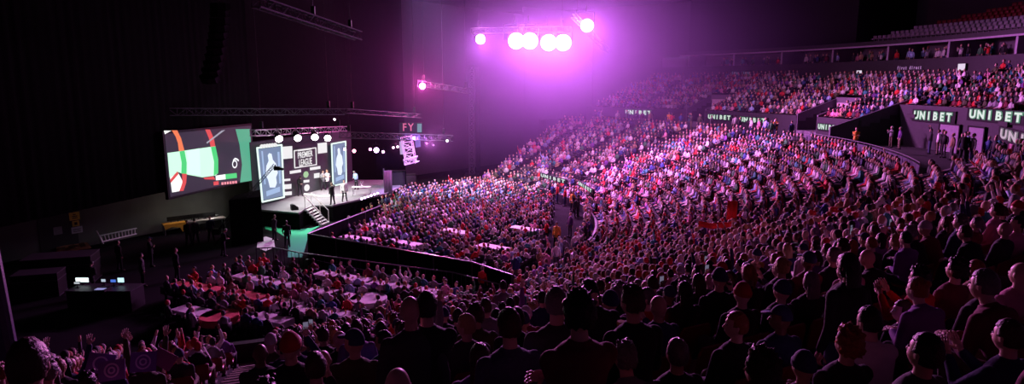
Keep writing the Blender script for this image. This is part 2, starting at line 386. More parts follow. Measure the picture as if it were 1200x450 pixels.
def make_proto(name, sit=True, lean=-6, wl=None, wr=None, pole=(0, -.3, -1), pl=None, pr=None, dl=None, dr=None, nl=None, nr=None, yaw=0, pit=0, tilt=0, stance=.1, curl=.6, knees=0.0, broad=1.0):
    hipz = .50 if sit else .93
    T = Matrix.Translation((0, 0, hipz)) @ Matrix.Rotation(R(lean) * -1, 4, 'X')   # lean>0 forward
    V = Vector
    sh = {s: T @ V((s * .178 * broad, 0, .455)) for s in (-1, 1)}
    W = {-1: V(wl) if wl else V((-.17, .30, .62)), 1: V(wr) if wr else V((.17, .30, .62))}
    PO = {-1: V(pl or pole), 1: V(pr or pole)}
    PO[-1].x -= .35; PO[1].x += .35
    el = {}
    for s in (-1, 1): el[s], W[s] = ik(sh[s], W[s], PO[s])
    if sit:
        hip = {s: V((s * .095, .0, .49)) for s in (-1, 1)}; kn = {s: V((s * (.12 + knees), .43, .51)) for s in (-1, 1)}
        an = {s: V((s * (.12 + knees * .8), .40, .085)) for s in (-1, 1)}
    else:
        hip = {s: V((s * .09, 0, .92)) for s in (-1, 1)}; kn = {s: V((s * (.09 + stance * .3), .02, .49)) for s in (-1, 1)}
        an = {s: V((s * (.08 + stance), -.01, .085)) for s in (-1, 1)}
    H = head_matrix(0, T, yaw, pit, tilt)
    # body
    bm = bmesh.new()
    loft(bm, [(0, y, z, rx * broad, ry) for z, rx, ry, y in TOR], M=T)
    cap(bm, T @ V((0, 0, .52)), .056, H @ V((0, -.015, -.07)), .05)
    add_head(bm, H)
    for s in (-1, 1):
        cap(bm, sh[s], .056, el[s], .040); cap(bm, el[s], .041, W[s], .026)
        cap(bm, hip[s], .088, kn[s], .056); cap(bm, kn[s], .056, an[s], .036)
        cap(bm, an[s] + V((0, -.03, -.045)), .035, an[s] + V((s * .01, .14, -.055)), .026)
    body = remeshed(bm, name + '_body', .0085, SKIN[0], 1)
    bm = bmesh.new(); bm.from_mesh(body)
    for s, d, n in ((-1, dl, nl), (1, dr, nr)):
        dd = V(d) if d else (W[s] - el[s]); nn = V(n) if n else V((0, 0, -1) if abs((W[s] - el[s]).normalized().z) < .8 else (-s, 0, 0))
        add_hand(bm, W[s] + dd.normalized() * .01, dd, nn, curl, side=s)
    bm.to_mesh(body); bm.free()
    for p in body.polygons: p.use_smooth = True
    # upper garment
    bm = bmesh.new()
    hem = [(-.17, .178, .14, 0)] if not sit else []
    loft(bm, [(0, y, z, (rx + .017) * broad, ry + .019) for z, rx, ry, y in hem + TOR[0 if not sit else 1:-1]] + [(0, 0, .555, .074, .070), (0, 0, .575, .07, .066)], M=T)
    for s in (-1, 1):
        cap(bm, sh[s] + V((0, 0, .002)), .071, el[s], .055); c = el[s].lerp(W[s], .93); cap(bm, el[s], .054, c, .040)
        for f in (.35, .7):                                     # cloth folds
            q = sh[s].lerp(el[s], f); ball(bm, q, .062 - .006 * f)
        q = el[s].lerp(W[s], .25); ball(bm, q, .053)
    top = remeshed(bm, name + '_top', .012, M_white, 2)
    bm = bmesh.new()
    loft(bm, [(0, 0, z, rx, ry) for z, rx, ry in ((-.13, .14, .12), (-.06, .180, .142), (.0, .183, .140), (.06, .172, .13))], M=Matrix.Translation((0, 0, hipz)) @ Matrix.Rotation(R(lean) * -.4, 4, 'X'))
    for s in (-1, 1):
        cap(bm, hip[s], .104, kn[s], .072); e = kn[s].lerp(an[s], .93); cap(bm, kn[s], .072, e, .056); ball(bm, kn[s], .076)
    trs = remeshed(bm, name + '_trousers', .014, M_white, 2)
    sho = []
    for s in (-1, 1):
        bm = bmesh.new(); a = an[s]; loft(bm, [(a.x, a.y + .04, a.z - .084, .044, .135), (a.x, a.y + .04, a.z - .05, .048, .138), (a.x, a.y + .02, a.z - .01, .044, .10), (a.x, a.y - .01, a.z + .03, .043, .055)], seg=14)
        me = bpy.data.meshes.new(name + '_shoe'); bm.to_mesh(me); bm.free(); me.materials.append(M_blackm); sho.append(me)
        for p in me.polygons: p.use_smooth = True
    # sleeveless hood lump behind the neck
    return dict(body=body, top=top, trousers=trs, shoes=sho, H=H, T=T, W=W, el=el, sit=sit)

def shell_hair(name, keep, scale=(1.1, 1.1, 1.1), rough=.0, extra=None, off=(0, -.004, .008)):
    bm = bmesh.new(); m = bmesh.ops.create_uvsphere(bm, u_segments=36, v_segments=26, radius=1)
    for f in list(bm.faces):
        c = f.calc_center_median()
        if not keep(c): bm.faces.remove(f)
    for v in list(bm.verts):
        if not v.link_faces: bm.verts.remove(v)
    for v in bm.verts:
        n = 1 + rough * noise.noise(v.co * 5) + rough * .6 * noise.noise(v.co * 13)
        v.co = Vector((v.co.x * .077 * scale[0] * n + off[0], v.co.y * .096 * scale[1] * n + off[1], v.co.z * .118 * scale[2] * n + off[2]))
    g = bm.faces[:]; bmesh.ops.solidify(bm, geom=g, thickness=.010)
    if extra: extra(bm)
    me = bpy.data.meshes.new(name); bm.to_mesh(me); bm.free(); me.materials.append(M_blackm)
    for p in me.polygons: p.use_smooth = True
    return me
k_short = lambda c: c.z > (.42 if c.y > .35 else (.05 if c.y > -.1 else -.45))
k_long = lambda c: c.z > (.45 if c.y > .4 else (-.9 if c.y > -.0 else -1)) and not (c.y > .35 and c.z < .45)
k_cap = lambda c: c.z > (.36 if c.y > 0 else .05)
def ex_long(bm): loft(bm, [(0, -.075, -.27, .075, .022), (0, -.078, -.18, .088, .035), (0, -.07, -.08, .09, .04), (0, -.05, .02, .083, .05)], seg=20)
def ex_pony(bm):
    cap(bm, Vector((0, -.10, .05)), .022, Vector((0, -.135, -.02)), .03); cap(bm, Vector((0, -.135, -.02)), .029, Vector((0, -.12, -.15)), .012)
def ex_bun(bm): ball(bm, (0, -.095, .085), (.042, .036, .038))
def ex_visor(bm):
    loft(bm, [(0, .115, .050, .062, .058), (0, .115, .058, .064, .060)], seg=18, M=Matrix.Rotation(-.12, 4, 'X'))
def ex_band(bm):
    loft(bm, [(0, -.002, .005, .091, .109), (0, -.002, .045, .0935, .111)], seg=28)
def ex_brim(bm): loft(bm, [(0, 0, .045, .15, .17), (0, 0, .055, .15, .17)], seg=28)
def ex_spike(bm):
    for k in range(9): ball(bm, (random.uniform(-.05, .05), random.uniform(-.06, .07), .118), (.018, .02, .018))
HAIR = {
 'short': ('hair', shell_hair('hair_short', k_short, rough=.06)),
 'curly': ('hair', shell_hair('hair_curly', k_short, (1.24, 1.22, 1.2), .28)),
 'long': ('hair', shell_hair('hair_long', k_long, (1.13, 1.12, 1.1), .05, ex_long)),
 'ponytail': ('hair', shell_hair('hair_pony', k_short, rough=.03, extra=ex_pony)),
 'bun': ('hair', shell_hair('hair_bun', k_short, rough=.03, extra=ex_bun)),
 'spiky': ('hair', shell_hair('hair_spiky', k_short, (1.1, 1.1, 1.12), .16, ex_spike)),
 'cap': ('cap', shell_hair('cap', k_cap, (1.14, 1.12, 1.14), 0, ex_visor)),
 'beanie': ('beanie', shell_hair('beanie', lambda c: c.z > .12, (1.15, 1.14, 1.2), .02, ex_band)),
 'bald': None,
}
bmE = bmesh.new(); ball(bmE, (0, 0, 0), (.0125, .009, .0085))
for f in bmE.faces: f.smooth = True
EYES = bpy.data.meshes.new('eye'); bmE.to_mesh(EYES); bmE.free(); EYES.materials.append(mat('eye', (.35, .33, .33), .2, spec=.6))

P_SIT = {
 'hands in lap': make_proto('sit_lap', wl=(-.07, .27, .60), wr=(.07, .27, .60), dl=(.6, .5, -.1), dr=(-.6, .5, -.1), curl=.4),
 'arms folded': make_proto('sit_folded', lean=-10, wl=(.10, .20, .80), wr=(-.10, .225, .76), dl=(1, .1, 0), dr=(-1, .1, 0), nl=(0, -1, 0), nr=(0, -1, 0), pole=(0, -.2, -1)),
 'holding up a phone': make_proto('sit_phone', lean=-4, wr=(.16, .30, 1.17), wl=(-.1, .28, .6), pr=(.3, 0, -1), dr=(-.1, .15, 1), nr=(0, -1, 0), curl=.8, pit=.05),
 'leaning forward': make_proto('sit_forward', lean=28, wl=(-.06, .48, .66), wr=(.06, .50, .66), dl=(.5, .6, 0), dr=(-.5, .6, 0), pit=.45, yaw=.1, knees=.02),
 'clapping': make_proto('sit_clap', lean=-2, wl=(-.07, .36, .93), wr=(.07, .36, .95), pole=(0, -.1, -1), dl=(.15, .5, .8), dr=(-.15, .5, .8), nl=(1, 0, 0), nr=(-1, 0, 0), curl=.15),
 'one arm raised': make_proto('sit_wave', lean=-4, wr=(.28, .08, 1.48), wl=(-.1, .28, .6), pr=(1, 0, 0), dr=(.1, .1, 1), nr=(0, 1, 0), curl=.25, yaw=.1),
 'hand on chin': make_proto('sit_chin', lean=8, wr=(.05, .19, 1.02), wl=(-.02, .30, .66), pr=(.3, .2, -1), dr=(-.1, .1, 1), nr=(0, -1, 0), curl=.9, pit=.1),
 'both arms raised': make_proto('sit_both', lean=-6, wr=(.30, .10, 1.46), wl=(-.30, .10, 1.46), pr=(1, -.1, 0), pl=(-1, -.1, 0), dr=(0, .1, 1), dl=(0, .1, 1), nr=(0, 1, 0), nl=(0, 1, 0), curl=.3, pit=.1),
 'turned to a neighbour': make_proto('sit_turn', lean=-5, wl=(-.12, .26, .58), wr=(.15, .25, .58), yaw=.9, tilt=.08),
}
P_STD = {
 'arms at sides': make_proto('std_down', False, 0, wl=(-.27, .03, .86), wr=(.27, .03, .86), pole=(0, -1, 0), dl=(0, .15, -1), dr=(0, .15, -1), nl=(1, 0, 0), nr=(-1, 0, 0)),
 'arms folded': make_proto('std_folded', False, -3, wl=(.10, .20, 1.22), wr=(-.10, .225, 1.18), dl=(1, .1, 0), dr=(-1, .1, 0), nl=(0, -1, 0), nr=(0, -1, 0), yaw=-.3),
 'holding a drink': make_proto('std_drink', False, 0, wr=(.14, .27, 1.22), wl=(-.25, .05, .86), pole=(0, -.4, -1), dr=(-.3, .5, .5), dl=(0, .15, -1), nr=(-1, 0, 0), nl=(1, 0, 0), curl=.9, yaw=.2),
 'walking': make_proto('std_walk', False, 5, wl=(-.26, .16, .90), wr=(.26, -.12, .88), pole=(0, -1, 0), stance=.06),
 'one arm raised': make_proto('std_raise', False, 0, wr=(.22, .35, 1.58), wl=(-.25, .05, .88), pr=(1, 0, -.5), dr=(0, .7, .7), nr=(0, 0, -1), nl=(1, 0, 0), yaw=-.1),
 'head bowed': make_proto('std_bow', False, 12, wl=(-.08, .30, 1.05), wr=(.08, .31, 1.06), pit=-.55, dl=(.5, .5, .1), dr=(-.5, .5, .1)),
}
for p in P_STD.values():
    pass
CLOTH = {
 'black jacket': (.012, .012, .014), 'navy jumper': (.02, .03, .09), 'maroon hoodie': (.16, .02, .035), 'white shirt': (.75, .74, .74),
 'pink shirt': (.7, .3, .42), 'grey hoodie': (.2, .2, .21), 'red football shirt': (.6, .03, .03), 'teal jumper': (.04, .25, .25),
 'purple top': (.2, .08, .32), 'tan coat': (.38, .26, .15), 'olive jacket': (.08, .09, .04), 'pale blue shirt': (.35, .5, .72),
 'charcoal coat': (.045, .045, .05), 'mustard jumper': (.5, .32, .05)}
CM = {k: mat('cloth_' + k.replace(' ', '_'), c, .85, bump=.35, nscale=14, noise_amt=.12) for k, c in CLOTH.items()}
CM['orange steward jacket'] = mat('cloth_orange', (.95, .42, .05), .7, bump=.3, nscale=14)
CM['denim jacket'] = mat('cloth_denim', (.07, .09, .17), .85, bump=.5, nscale=30)
TROU = [mat('trousers_%d' % i, c, .85, bump=.3, nscale=12) for i, c in enumerate([(.015, .015, .02), (.03, .045, .1), (.07, .07, .07), (.15, .12, .08)])]
HAIRC = {'black': (.012, .010, .010), 'brown': (.06, .03, .018), 'blond': (.45, .3, .13), 'grey': (.16, .155, .15), 'ginger': (.3, .09, .03)}
HM = {k: mat('hair_' + k, c, .45, bump=.6, nscale=60) for k, c in HAIRC.items()}
HM['red'] = mat('hat_red', (.5, .03, .03), .8); HM['white'] = mat('hat_white', (.6, .6, .6), .8); HM['navy'] = mat('hat_navy', (.03, .04, .12), .8)
def setm(o, m):
    o.material_slots[0].link = 'OBJECT'; o.material_slots[0].material = m
def person(pose, sit, loc, face, garment, hair='short', hcol='brown', label='', group=None, skin=0, trou=0, scale=1.0, headyaw=0, eyes=True, shoes=True):
    pr = (P_SIT if sit else P_STD)[pose]
    o = link(bpy.data.objects.new('person', pr['body'])); setm(o, SKIN[skin])
    o.location = loc; o.rotation_euler = (0, 0, face - math.pi / 2); o.scale = (scale,) * 3
    tag(o, label, 'person', group)
    if shoes:
        for me in pr['shoes']: link(bpy.data.objects.new('shoe', me), o)
    for nm, key, m in (('top', 'top', CM[garment]), ('trousers', 'trousers', TROU[trou])):
        c = link(bpy.data.objects.new(nm, pr[key]), o)
        if m: setm(c, m)
    h = HAIR[hair]
    if h:
        c = link(bpy.data.objects.new(h[0], h[1]), o); c.matrix_local = pr['H']; setm(c, HM[hcol])
    if eyes:
        for q in (-1, 1): c = link(bpy.data.objects.new('eye', EYES), o); c.matrix_local = pr['H'] @ Matrix.Translation((q * .031, .083, .008))
    return o
def face_stage(p, jit=.0):
    d = STAGE - p; return math.atan2(d.y, d.x) + jit

# ------------------------------------------------------------------ seats
def seat_parts():
    bm = bmesh.new()
    loft(bm, [(0, .03, .40, .20, .19), (0, .03, .43, .225, .21), (0, .03, .445, .22, .205)], seg=16)
    pan = bpy.data.meshes.new('seat'); bm.to_mesh(pan); bm.free(); pan.materials.append(M_seat)
    bm = bmesh.new()
    M_ = Matrix.Translation((0, -.20, .45)) @ Matrix.Rotation(R(10), 4, 'X')
    prism(bm, [(-.22, 0), (.22, 0), (.225, .28), (.19, .36), (-.19, .36), (-.225, .28)], .03, M_, y0=-.015)
    bk = bpy.data.meshes.new('backrest'); bm.to_mesh(bk); bm.free(); bk.materials.append(M_seat)
    bm = bmesh.new(); tube(bm, (0, -.12, 0), (0, -.08, .41), .03); box(bm, (0, -.1, .01), (.12, .16, .02))
    st = bpy.data.meshes.new('pedestal'); bm.to_mesh(st); bm.free(); st.materials.append(M_blackm)
    return pan, bk, st
SEATP = seat_parts()
def stadium_seat(loc, face, label, group):
    o = empty('stadium_seat', loc, face - math.pi / 2); tag(o, label, 'seat', group)
    for nm, me in zip(('seat', 'backrest', 'pedestal'), SEATP): link(bpy.data.objects.new(nm, me), o)
    return o

# ------------------------------------------------------------------ low crowd geometry
def low_person(lod, pose, sit=True):
    bm = bmesh.new(); V = Vector
    def paint(k, n0):
        bm.faces.ensure_lookup_table()
        for f in bm.faces[n0:]: f.material_index = k
    def part(k, fn):
        n0 = len(bm.faces); fn(); bm.faces.ensure_lookup_table()
        for i in range(n0, len(bm.faces)): bm.faces[i].material_index = k
    dz = 0 if sit else .43
    hi = lod == 0
    seg = 10 if hi else 6
    hz = 1.205 + dz
    part(0, lambda: loft(bm, [(0, .02, hz - .12, .04, .05), (0, .02, hz - .07, .062, .08), (0, .015, hz, .076, .095), (0, .01, hz + .07, .066, .082), (0, .01, hz + .11, .03, .04)], seg=seg))
    if pose != 3:
        if hi: part(1, lambda: loft(bm, [(0, -.035, hz - .06, .07, .065), (0, -.02, hz + .01, .085, .085), (0, -.012, hz + .075, .077, .094), (0, -.008, hz + .122, .035, .045)], seg=seg))
        else: part(1, lambda: loft(bm, [(0, -.035, hz - .05, .08, .07), (0, -.01, hz + .075, .078, .093), (0, -.008, hz + .122, .035, .045)], seg=6))
    if hi: part(2, lambda: loft(bm, [(0, 0, .44 + dz, .18, .14), (0, -.01, .70 + dz, .165, .125), (0, -.02, .93 + dz, .205, .125), (0, -.02, 1.0 + dz, .15, .10), (0, 0, 1.06 + dz, .06, .06)], seg=10))
    else: part(2, lambda: loft(bm, [(0, 0, .46 + dz, .18, .14), (0, -.02, .93 + dz, .21, .125), (0, 0, 1.07 + dz, .07, .06)], seg=6))
    tb = lambda a, b, r1, r2: tube(bm, V(a), V(b), r1, r2, 6 if hi else 4, caps=hi)
    for s in (-1, 1):
        if pose in (0, 3): e, w = (s * .25, .03, .72), (s * .09, .29, .63)
        elif pose == 1: e, w = (s * .24, .12, .74), (s * .06, .32, .95)
        elif pose == 2: e, w = ((s * .25, .03, .72), (s * .09, .29, .63)) if s < 0 else ((.30, .06, 1.2), (.27, .14, 1.47))
        else: e, w = (s * .33, .02, 1.17), (s * .26, .1, 1.44)
        if not sit and pose in (0, 3): e, w = (s * .25, -.02, .70), (s * .26, .04, .46)
        e = V(e) + V((0, 0, dz)); w = V(w) + V((0, 0, dz)); S = V((s * .185, -.01, .95 + dz))
        part(2, lambda: (tb(S, e, .065, .05), tb(e, w, .05, .036)))
        d = (w - e).normalized(); part(0, lambda: tb(w, w + d * .14, .035, .03))
        if sit:
            if hi or True: part(3, lambda: tb((s * .10, 0, .5), (s * .12, .44, .52), .095, .075))
            if hi: part(3, lambda: (tb((s * .12, .43, .53), (s * .12, .40, .1), .068, .05),)); part(4, lambda: box(bm, (s * .12, .44, .045), (.09, .26, .09)))
        else:
            part(3, lambda: tb((s * .10, 0, .93), (s * .11, .0, .08), .095, .055)); part(4, lambda: box(bm, (s * .11, .04, .04), (.09, .26, .08)))
    bmesh.ops.triangulate(bm, faces=bm.faces[:]); bm.verts.ensure_lookup_table()
    v = np.array([x.co[:] for x in bm.verts], dtype=np.float32)
    f = np.array([[q.index for q in x.verts] for x in bm.faces], dtype=np.int32)
    c = np.array([x.material_index for x in bm.faces], dtype=np.int32); bm.free()
    return v, f, c
def low_seat():
    bm = bmesh.new(); box(bm, (0, .03, .425), (.43, .40, .04)); box(bm, (0, -.22, .63), (.43, .04, .36)); box(bm, (0, -.1, .2), (.06, .1, .4))
    bmesh.ops.triangulate(bm, faces=bm.faces[:])
    v = np.array([x.co[:] for x in bm.verts], dtype=np.float32); f = np.array([[q.index for q in x.verts] for x in bm.faces], dtype=np.int32); bm.free()
    return v, f, np.zeros(len(f), dtype=np.int32)
PAL_TOP = np.array([CLOTH[k] for k in ('black jacket', 'black jacket', 'black jacket', 'black jacket', 'navy jumper', 'navy jumper', 'maroon hoodie', 'white shirt', 'white shirt', 'white shirt', 'white shirt', 'pink shirt', 'grey hoodie', 'grey hoodie', 'red football shirt', 'red football shirt', 'teal jumper', 'purple top', 'tan coat', 'olive jacket', 'pale blue shirt', 'charcoal coat', 'charcoal coat')] + [(.05, .2, .08), (.3, .3, .33), (.04, .08, .25)])
PAL_HAIR = np.array([HAIRC[k] for k in ('black', 'black', 'brown', 'brown', 'brown', 'blond', 'grey', 'ginger')] + [(.5, .03, .03), (.6, .6, .6)])
PAL_SKIN = np.array([(.62, .40, .30), (.52, .33, .25), (.72, .5, .4), (.62, .42, .32), (.25, .14, .09)])
PAL_TR = np.array([(.015, .015, .02), (.03, .045, .1), (.07, .07, .07), (.15, .12, .08)])
class Bulk:
    def __init__(s): s.v, s.f, s.c, s.n = [], [], [], 0
    def add(s, proto, locs, angs, scl, cols):
        """locs (n,3) angs (n) scl (n) cols (n,k,3) colour per part index"""
        v, f, c = proto; n = len(locs)
        if n == 0: return
        ca, sa = np.cos(angs - math.pi / 2)[:, None], np.sin(angs - math.pi / 2)[:, None]
        x = v[None, :, 0] * scl[:, None]; y = v[None, :, 1] * scl[:, None]; z = v[None, :, 2] * scl[:, None]
        P = np.stack([x * ca - y * sa, x * sa + y * ca, z + 0 * ca], -1) + locs[:, None, :]
        F_ = f[None] + (np.arange(n) * len(v))[:, None, None] + s.n
        s.v.append(P.reshape(-1, 3).astype(np.float32)); s.f.append(F_.reshape(-1, 3).astype(np.int32))
        s.c.append(cols[:, c, :].reshape(-1, 3).astype(np.float32)); s.n += n * len(v)
    def build(s, name, m):
        v = np.concatenate(s.v); f = np.concatenate(s.f); c = np.concatenate(s.c)
        me = bpy.data.meshes.new(name); me.vertices.add(len(v)); me.vertices.foreach_set('co', v.ravel())
        me.loops.add(f.size); me.loops.foreach_set('vertex_index', f.ravel())
        me.polygons.add(len(f)); me.polygons.foreach_set('loop_start', np.arange(0, f.size, 3, dtype=np.int32))
        me.update(calc_edges=True)
        at = me.attributes.new('tint', 'FLOAT_COLOR', 'FACE')
        at.data.foreach_set('color', np.concatenate([c, np.ones((len(c), 1), np.float32)], 1).ravel())
        me.polygons.foreach_set('use_smooth', np.ones(len(f), dtype=bool))
        me.materials.append(m); print(name, len(f), 'tris'); return link(bpy.data.objects.new(name, me))
def tint_mat(name, rough):
    m = bpy.data.materials.new(name); m.use_nodes = True; N = m.node_tree.nodes
    a = N.new('ShaderNodeAttribute'); a.attribute_name = 'tint'; a.attribute_type = 'GEOMETRY'
    b = N['Principled BSDF']; b.inputs['Roughness'].default_value = rough; b.inputs['Specular IOR Level'].default_value = .35
    m.node_tree.links.new(a.outputs['Color'], b.inputs['Base Color']); return m
crowd, seats = Bulk(), Bulk()
LP = {(l, p, s): low_person(l, p, s) for l in (0, 1) for p in (0, 1, 2, 3, 4) for s in (True, False)}
LS = low_seat()
def colours(n):
    g = np.random.randint
    c = np.zeros((n, 5, 3)); c[:, 0] = PAL_SKIN[g(0, len(PAL_SKIN), n)]; c[:, 1] = PAL_HAIR[g(0, len(PAL_HAIR), n)]
    c[:, 2] = PAL_TOP[g(0, len(PAL_TOP), n)] * np.random.uniform(.7, 1.15, (n, 1)); c[:, 3] = PAL_TR[g(0, 4, n)]; c[:, 4] = .02
    return np.clip(c, 0, .9)
def add_low(pts, sit=True, zoff=0.0):
    """pts: list of (Vector, face angle)"""
    b = {}
    for p, a in pts:
        d = (p - EYE).length; l = 0 if d < 34 else 1
        po = random.choices((0, 1, 2, 3, 4), (70, 14, 4, 10, 2))[0]; b.setdefault((l, po, sit), []).append((p, a))
    for k, L in b.items():
        n = len(L); crowd.add(LP[k], np.array([x[0][:] for x in L]), np.array([x[1] for x in L]), np.random.uniform(.93, 1.05, n), colours(n))
def inview(p, mx=40, my=30):
    q = project(p); return q is not None and -mx < q[0] < 1200 + mx and -60 < q[1] < 450 + my + 900 / max(1, q[2])

# ------------------------------------------------------------------ gather stand places
places = []          # (pos, row, tier, theta)
def row_seats(rin, z, a0, a1, aisles, tier, i, spacing=.55):
    r = rin + .52; n = int((a1 - a0) * r / spacing)
    for k in range(n):
        a = a0 + (k + .5) * spacing / r
        if any(abs(a - s) * r < .72 for s in aisles): continue
        if tier == 1 and i >= (14 if a < R(4) else 12 if a < R(26) else 13): continue
        places.append((polar(r, a) + Vector((0, 0, z)), i, tier, a))
for i in range(NROW): row_seats(low_in(i), low_z(i), TH0 + .01, (TH1 if i < 16 else CUT) - .02, low_aisles, 0, i)
for i in (-1, -2, -3, -4, -5): row_seats(low_in(i), max(.1 + .02 * (i + 5), low_z(i) - .1), R(-54) + .02, R(54) - .02, low_aisles, 0, i)
for i in (20, 21): row_seats(low_in(i), 6.95 + .16 * (i - 20), TH0 + .01, R(-25), low_aisles, 0, i)
for j in range(NUP - 1):
    segs = [(TH0, BALC[0])] if j < 4 else [(TH0, BALC[1])]
    e = BALC[1] + .01
    if j < 6:
        for v in vomits: segs.append((e, v - R(2.0))); e = v + R(2.0)
    segs.append((e, R(52) - R(j * .25) - .02))
    for a0, a1 in segs: row_seats(up_in(j), up_z(j), a0, a1, up_aisles, 1, j)

# hand-placed people of the foreground: px,py of head top, distance, standing?, pose...
def terrace_z(p):
    r = math.hypot(p.x - CX, p.y - CY)
    if r >= 47: return up_z(int((r - 47) / PITCHR))
    if r >= 45.3: return 6.95 + .16 * (r > 46.1)
    if r >= 29.3: return low_z(int((r - 29.3) / PITCHR))
    return 0
def place_head(px, py, dist, standing, want=None):
    """stand where the head top lies on the ray; returns foot point on the terrace and the scale that fits"""
    h = 1.755 if standing else 1.33
    best = None
    for k in range(60):
        d = dist * (.8 + .4 * k / 59); q = ray(px, py); q.normalize(); p = EYE + q * d
        z = terrace_z(p); s = (p.z - z) / h
        e = abs(s - 1) * 3 + abs(d - dist) / dist
        if best is None or e < best[0]: best = (e, Vector((p.x, p.y, z)), s)
    return best[1], best[2]
HAND = [
 # px, py, dist, stand, pose, garment, hair, hcol, head facing px offset(None=stage), label
 (598, 366, 4.6, True, 'arms at sides', 'denim jacket', 'short', 'brown', 'standing person in denim jacket seen from behind, dark hair, before the stair aisle'),
 (678, 346, 4.0, True, 'arms folded', 'maroon hoodie', 'curly', 'black', 'tall standing person with thick dark hair and plum shirt lit on one shoulder'),
 (653, 341, 5.3, True, 'arms at sides', 'charcoal coat', 'short', 'grey', 'grey-haired standing person peeping out behind the plum-shirted person'),
 (744, 339, 4.4, True, 'holding a drink', 'black jacket', 'spiky', 'brown', 'standing person in black jacket with spiky red-rimmed hair'),
 (704, 331, 6.6, True, 'head bowed', 'black jacket', 'short', 'black', 'person in black looking down beside the spiky-haired person'),
 (499, 344, 5.9, True, 'arms folded', 'black jacket', 'short', 'black', 'standing person in black, taller of the dark couple above the tables'),
 (481, 350, 6.3, True, 'arms at sides', 'charcoal coat', 'bald', 'black', 'bald standing person leaning into the taller person in black'),
 (418, 385, 7.6, True, 'arms at sides', 'purple top', 'short', 'brown', 'standing person in purple top with dark hair, below the round bright table'),
 (378, 409, 7.4, False, 'hands in lap', 'black jacket', 'bald', 'black', 'seated bald person in black beside the purple-topped standing person'),
 (790, 396, 5.2, False, 'hands in lap', 'black jacket', 'short', 'grey', 'seated grey-haired person with pink-lit crown, next to the standing person with spiky hair'),
 (998, 300, 7.6, True, 'arms at sides', 'black jacket', 'long', 'black', 'broad dark standing person blocking the stand below the balcony signs'),
 (984, 379, 6.0, False, 'arms folded', 'black jacket', 'curly', 'ginger', 'seated person in black with curly ginger hair seen from the side'),  # ginger tone stands for red light on the hair
 (938, 411, 5.0, False, 'hands in lap', 'black jacket', 'beanie', 'navy', 'seated person in beanie, lit face, close to the lower edge'),
 (1034, 366, 6.4, False, 'hand on chin', 'white shirt', 'short', 'black', 'seated person in white shirt holding a paper card'),
 (1056, 352, 7.8, False, 'turned to a neighbour', 'black jacket', 'short', 'brown', 'seated person in black behind the white-shirted card holder'),
 (1184, 377, 6.5, False, 'clapping', 'navy jumper', 'short', 'brown', 'seated person clapping in navy jumper near the right-hand end of the row'),
 (1068, 385, 5.6, False, 'arms folded', 'charcoal coat', 'short', 'black', 'seated person in charcoal coat just in front of the white-shirted card holder'),
 (560, 398, 6.6, False, 'arms folded', 'purple top', 'long', 'brown', 'seated long-haired person in purple beside the denim-jacketed person'),
 (570, 352, 8.4, True, 'arms at sides', 'grey hoodie', 'short', 'brown', 'standing person in grey hoodie further down the aisle from the denim jacket'),
 (636, 346, 9.5, True, 'arms at sides', 'navy jumper', 'short', 'black', 'standing person in navy jumper halfway down the stair aisle'),
 (590, 330, 14.5, True, 'turned', 'grey hoodie', 'short', 'black', 'small standing person in grey at the foot of the stair aisle'),
 (28, 405, 3.4, True, 'arms at sides', 'maroon hoodie', 'short', 'brown', 'shadowy person in maroon hoodie at the very edge of the stand'),
]
hand_pos = []
persons_made = []
for (px, py, d, st, pose, g, h, hc, lab) in HAND:
    p, s = place_head(px, py, d, st)
    if pose == 'turned': pose = 'arms at sides'
    print('hand %4d %4d st=%d scale %.2f r=%.1f z=%.2f' % (px, py, st, s, math.hypot(p.x - CX, p.y - CY), p.z))
    jit = random.uniform(-.12, .12)
    o = person(pose, not st, p, face_stage(p, jit), g, h, hc, lab, 'people close to the camera', skin=random.choice((0, 1, 2)), trou=random.choice((0, 1)), scale=min(1.18, max(.85, s)))
    hand_pos.append((p, st)); persons_made.append((o, pose, st, p))

# ------------------------------------------------------------------ fill the stands
def clear_of_hand(p, lim=.5):
    return all((Vector((p.x - q.x, p.y - q.y, 0))).length > lim for q, _ in hand_pos)
near = []; far = []; used = set()
for (p, i, tier, a) in places:
    d = (p - EYE).length
    if d < 4.3 or not clear_of_hand(p, .56): continue
    if not inview(p + Vector((0, 0, 1.2))): continue
    # the column of picture between camera and the standing group stays free of tall fillers
    near.append((d, p, i, tier, a))
near.sort(key=lambda t: t[0])
N_IND = 262
GARM = list(CLOTH); HST = ['short', 'short', 'curly', 'long', 'ponytail', 'bun', 'spiky', 'cap', 'beanie', 'bald']
HDESC = {'short': 'short {} hair', 'curly': 'curly {} hair', 'long': 'long {} hair', 'ponytail': '{} ponytail', 'bun': '{} hair bun', 'spiky': 'spiky {} hair', 'cap': '{} cap', 'beanie': '{} beanie', 'bald': 'bald head'}
seen_lab = set(); props = []
def where(p):
    q = project(p + Vector((0, 0, 1.2))); x = q[0]
    if x < 260: return 'near the backstage'
    if x < 450: return 'near the pit'
    if x < 780: return 'by the standees'
    return 'below the balcony'
nind = 0; empties_near = []
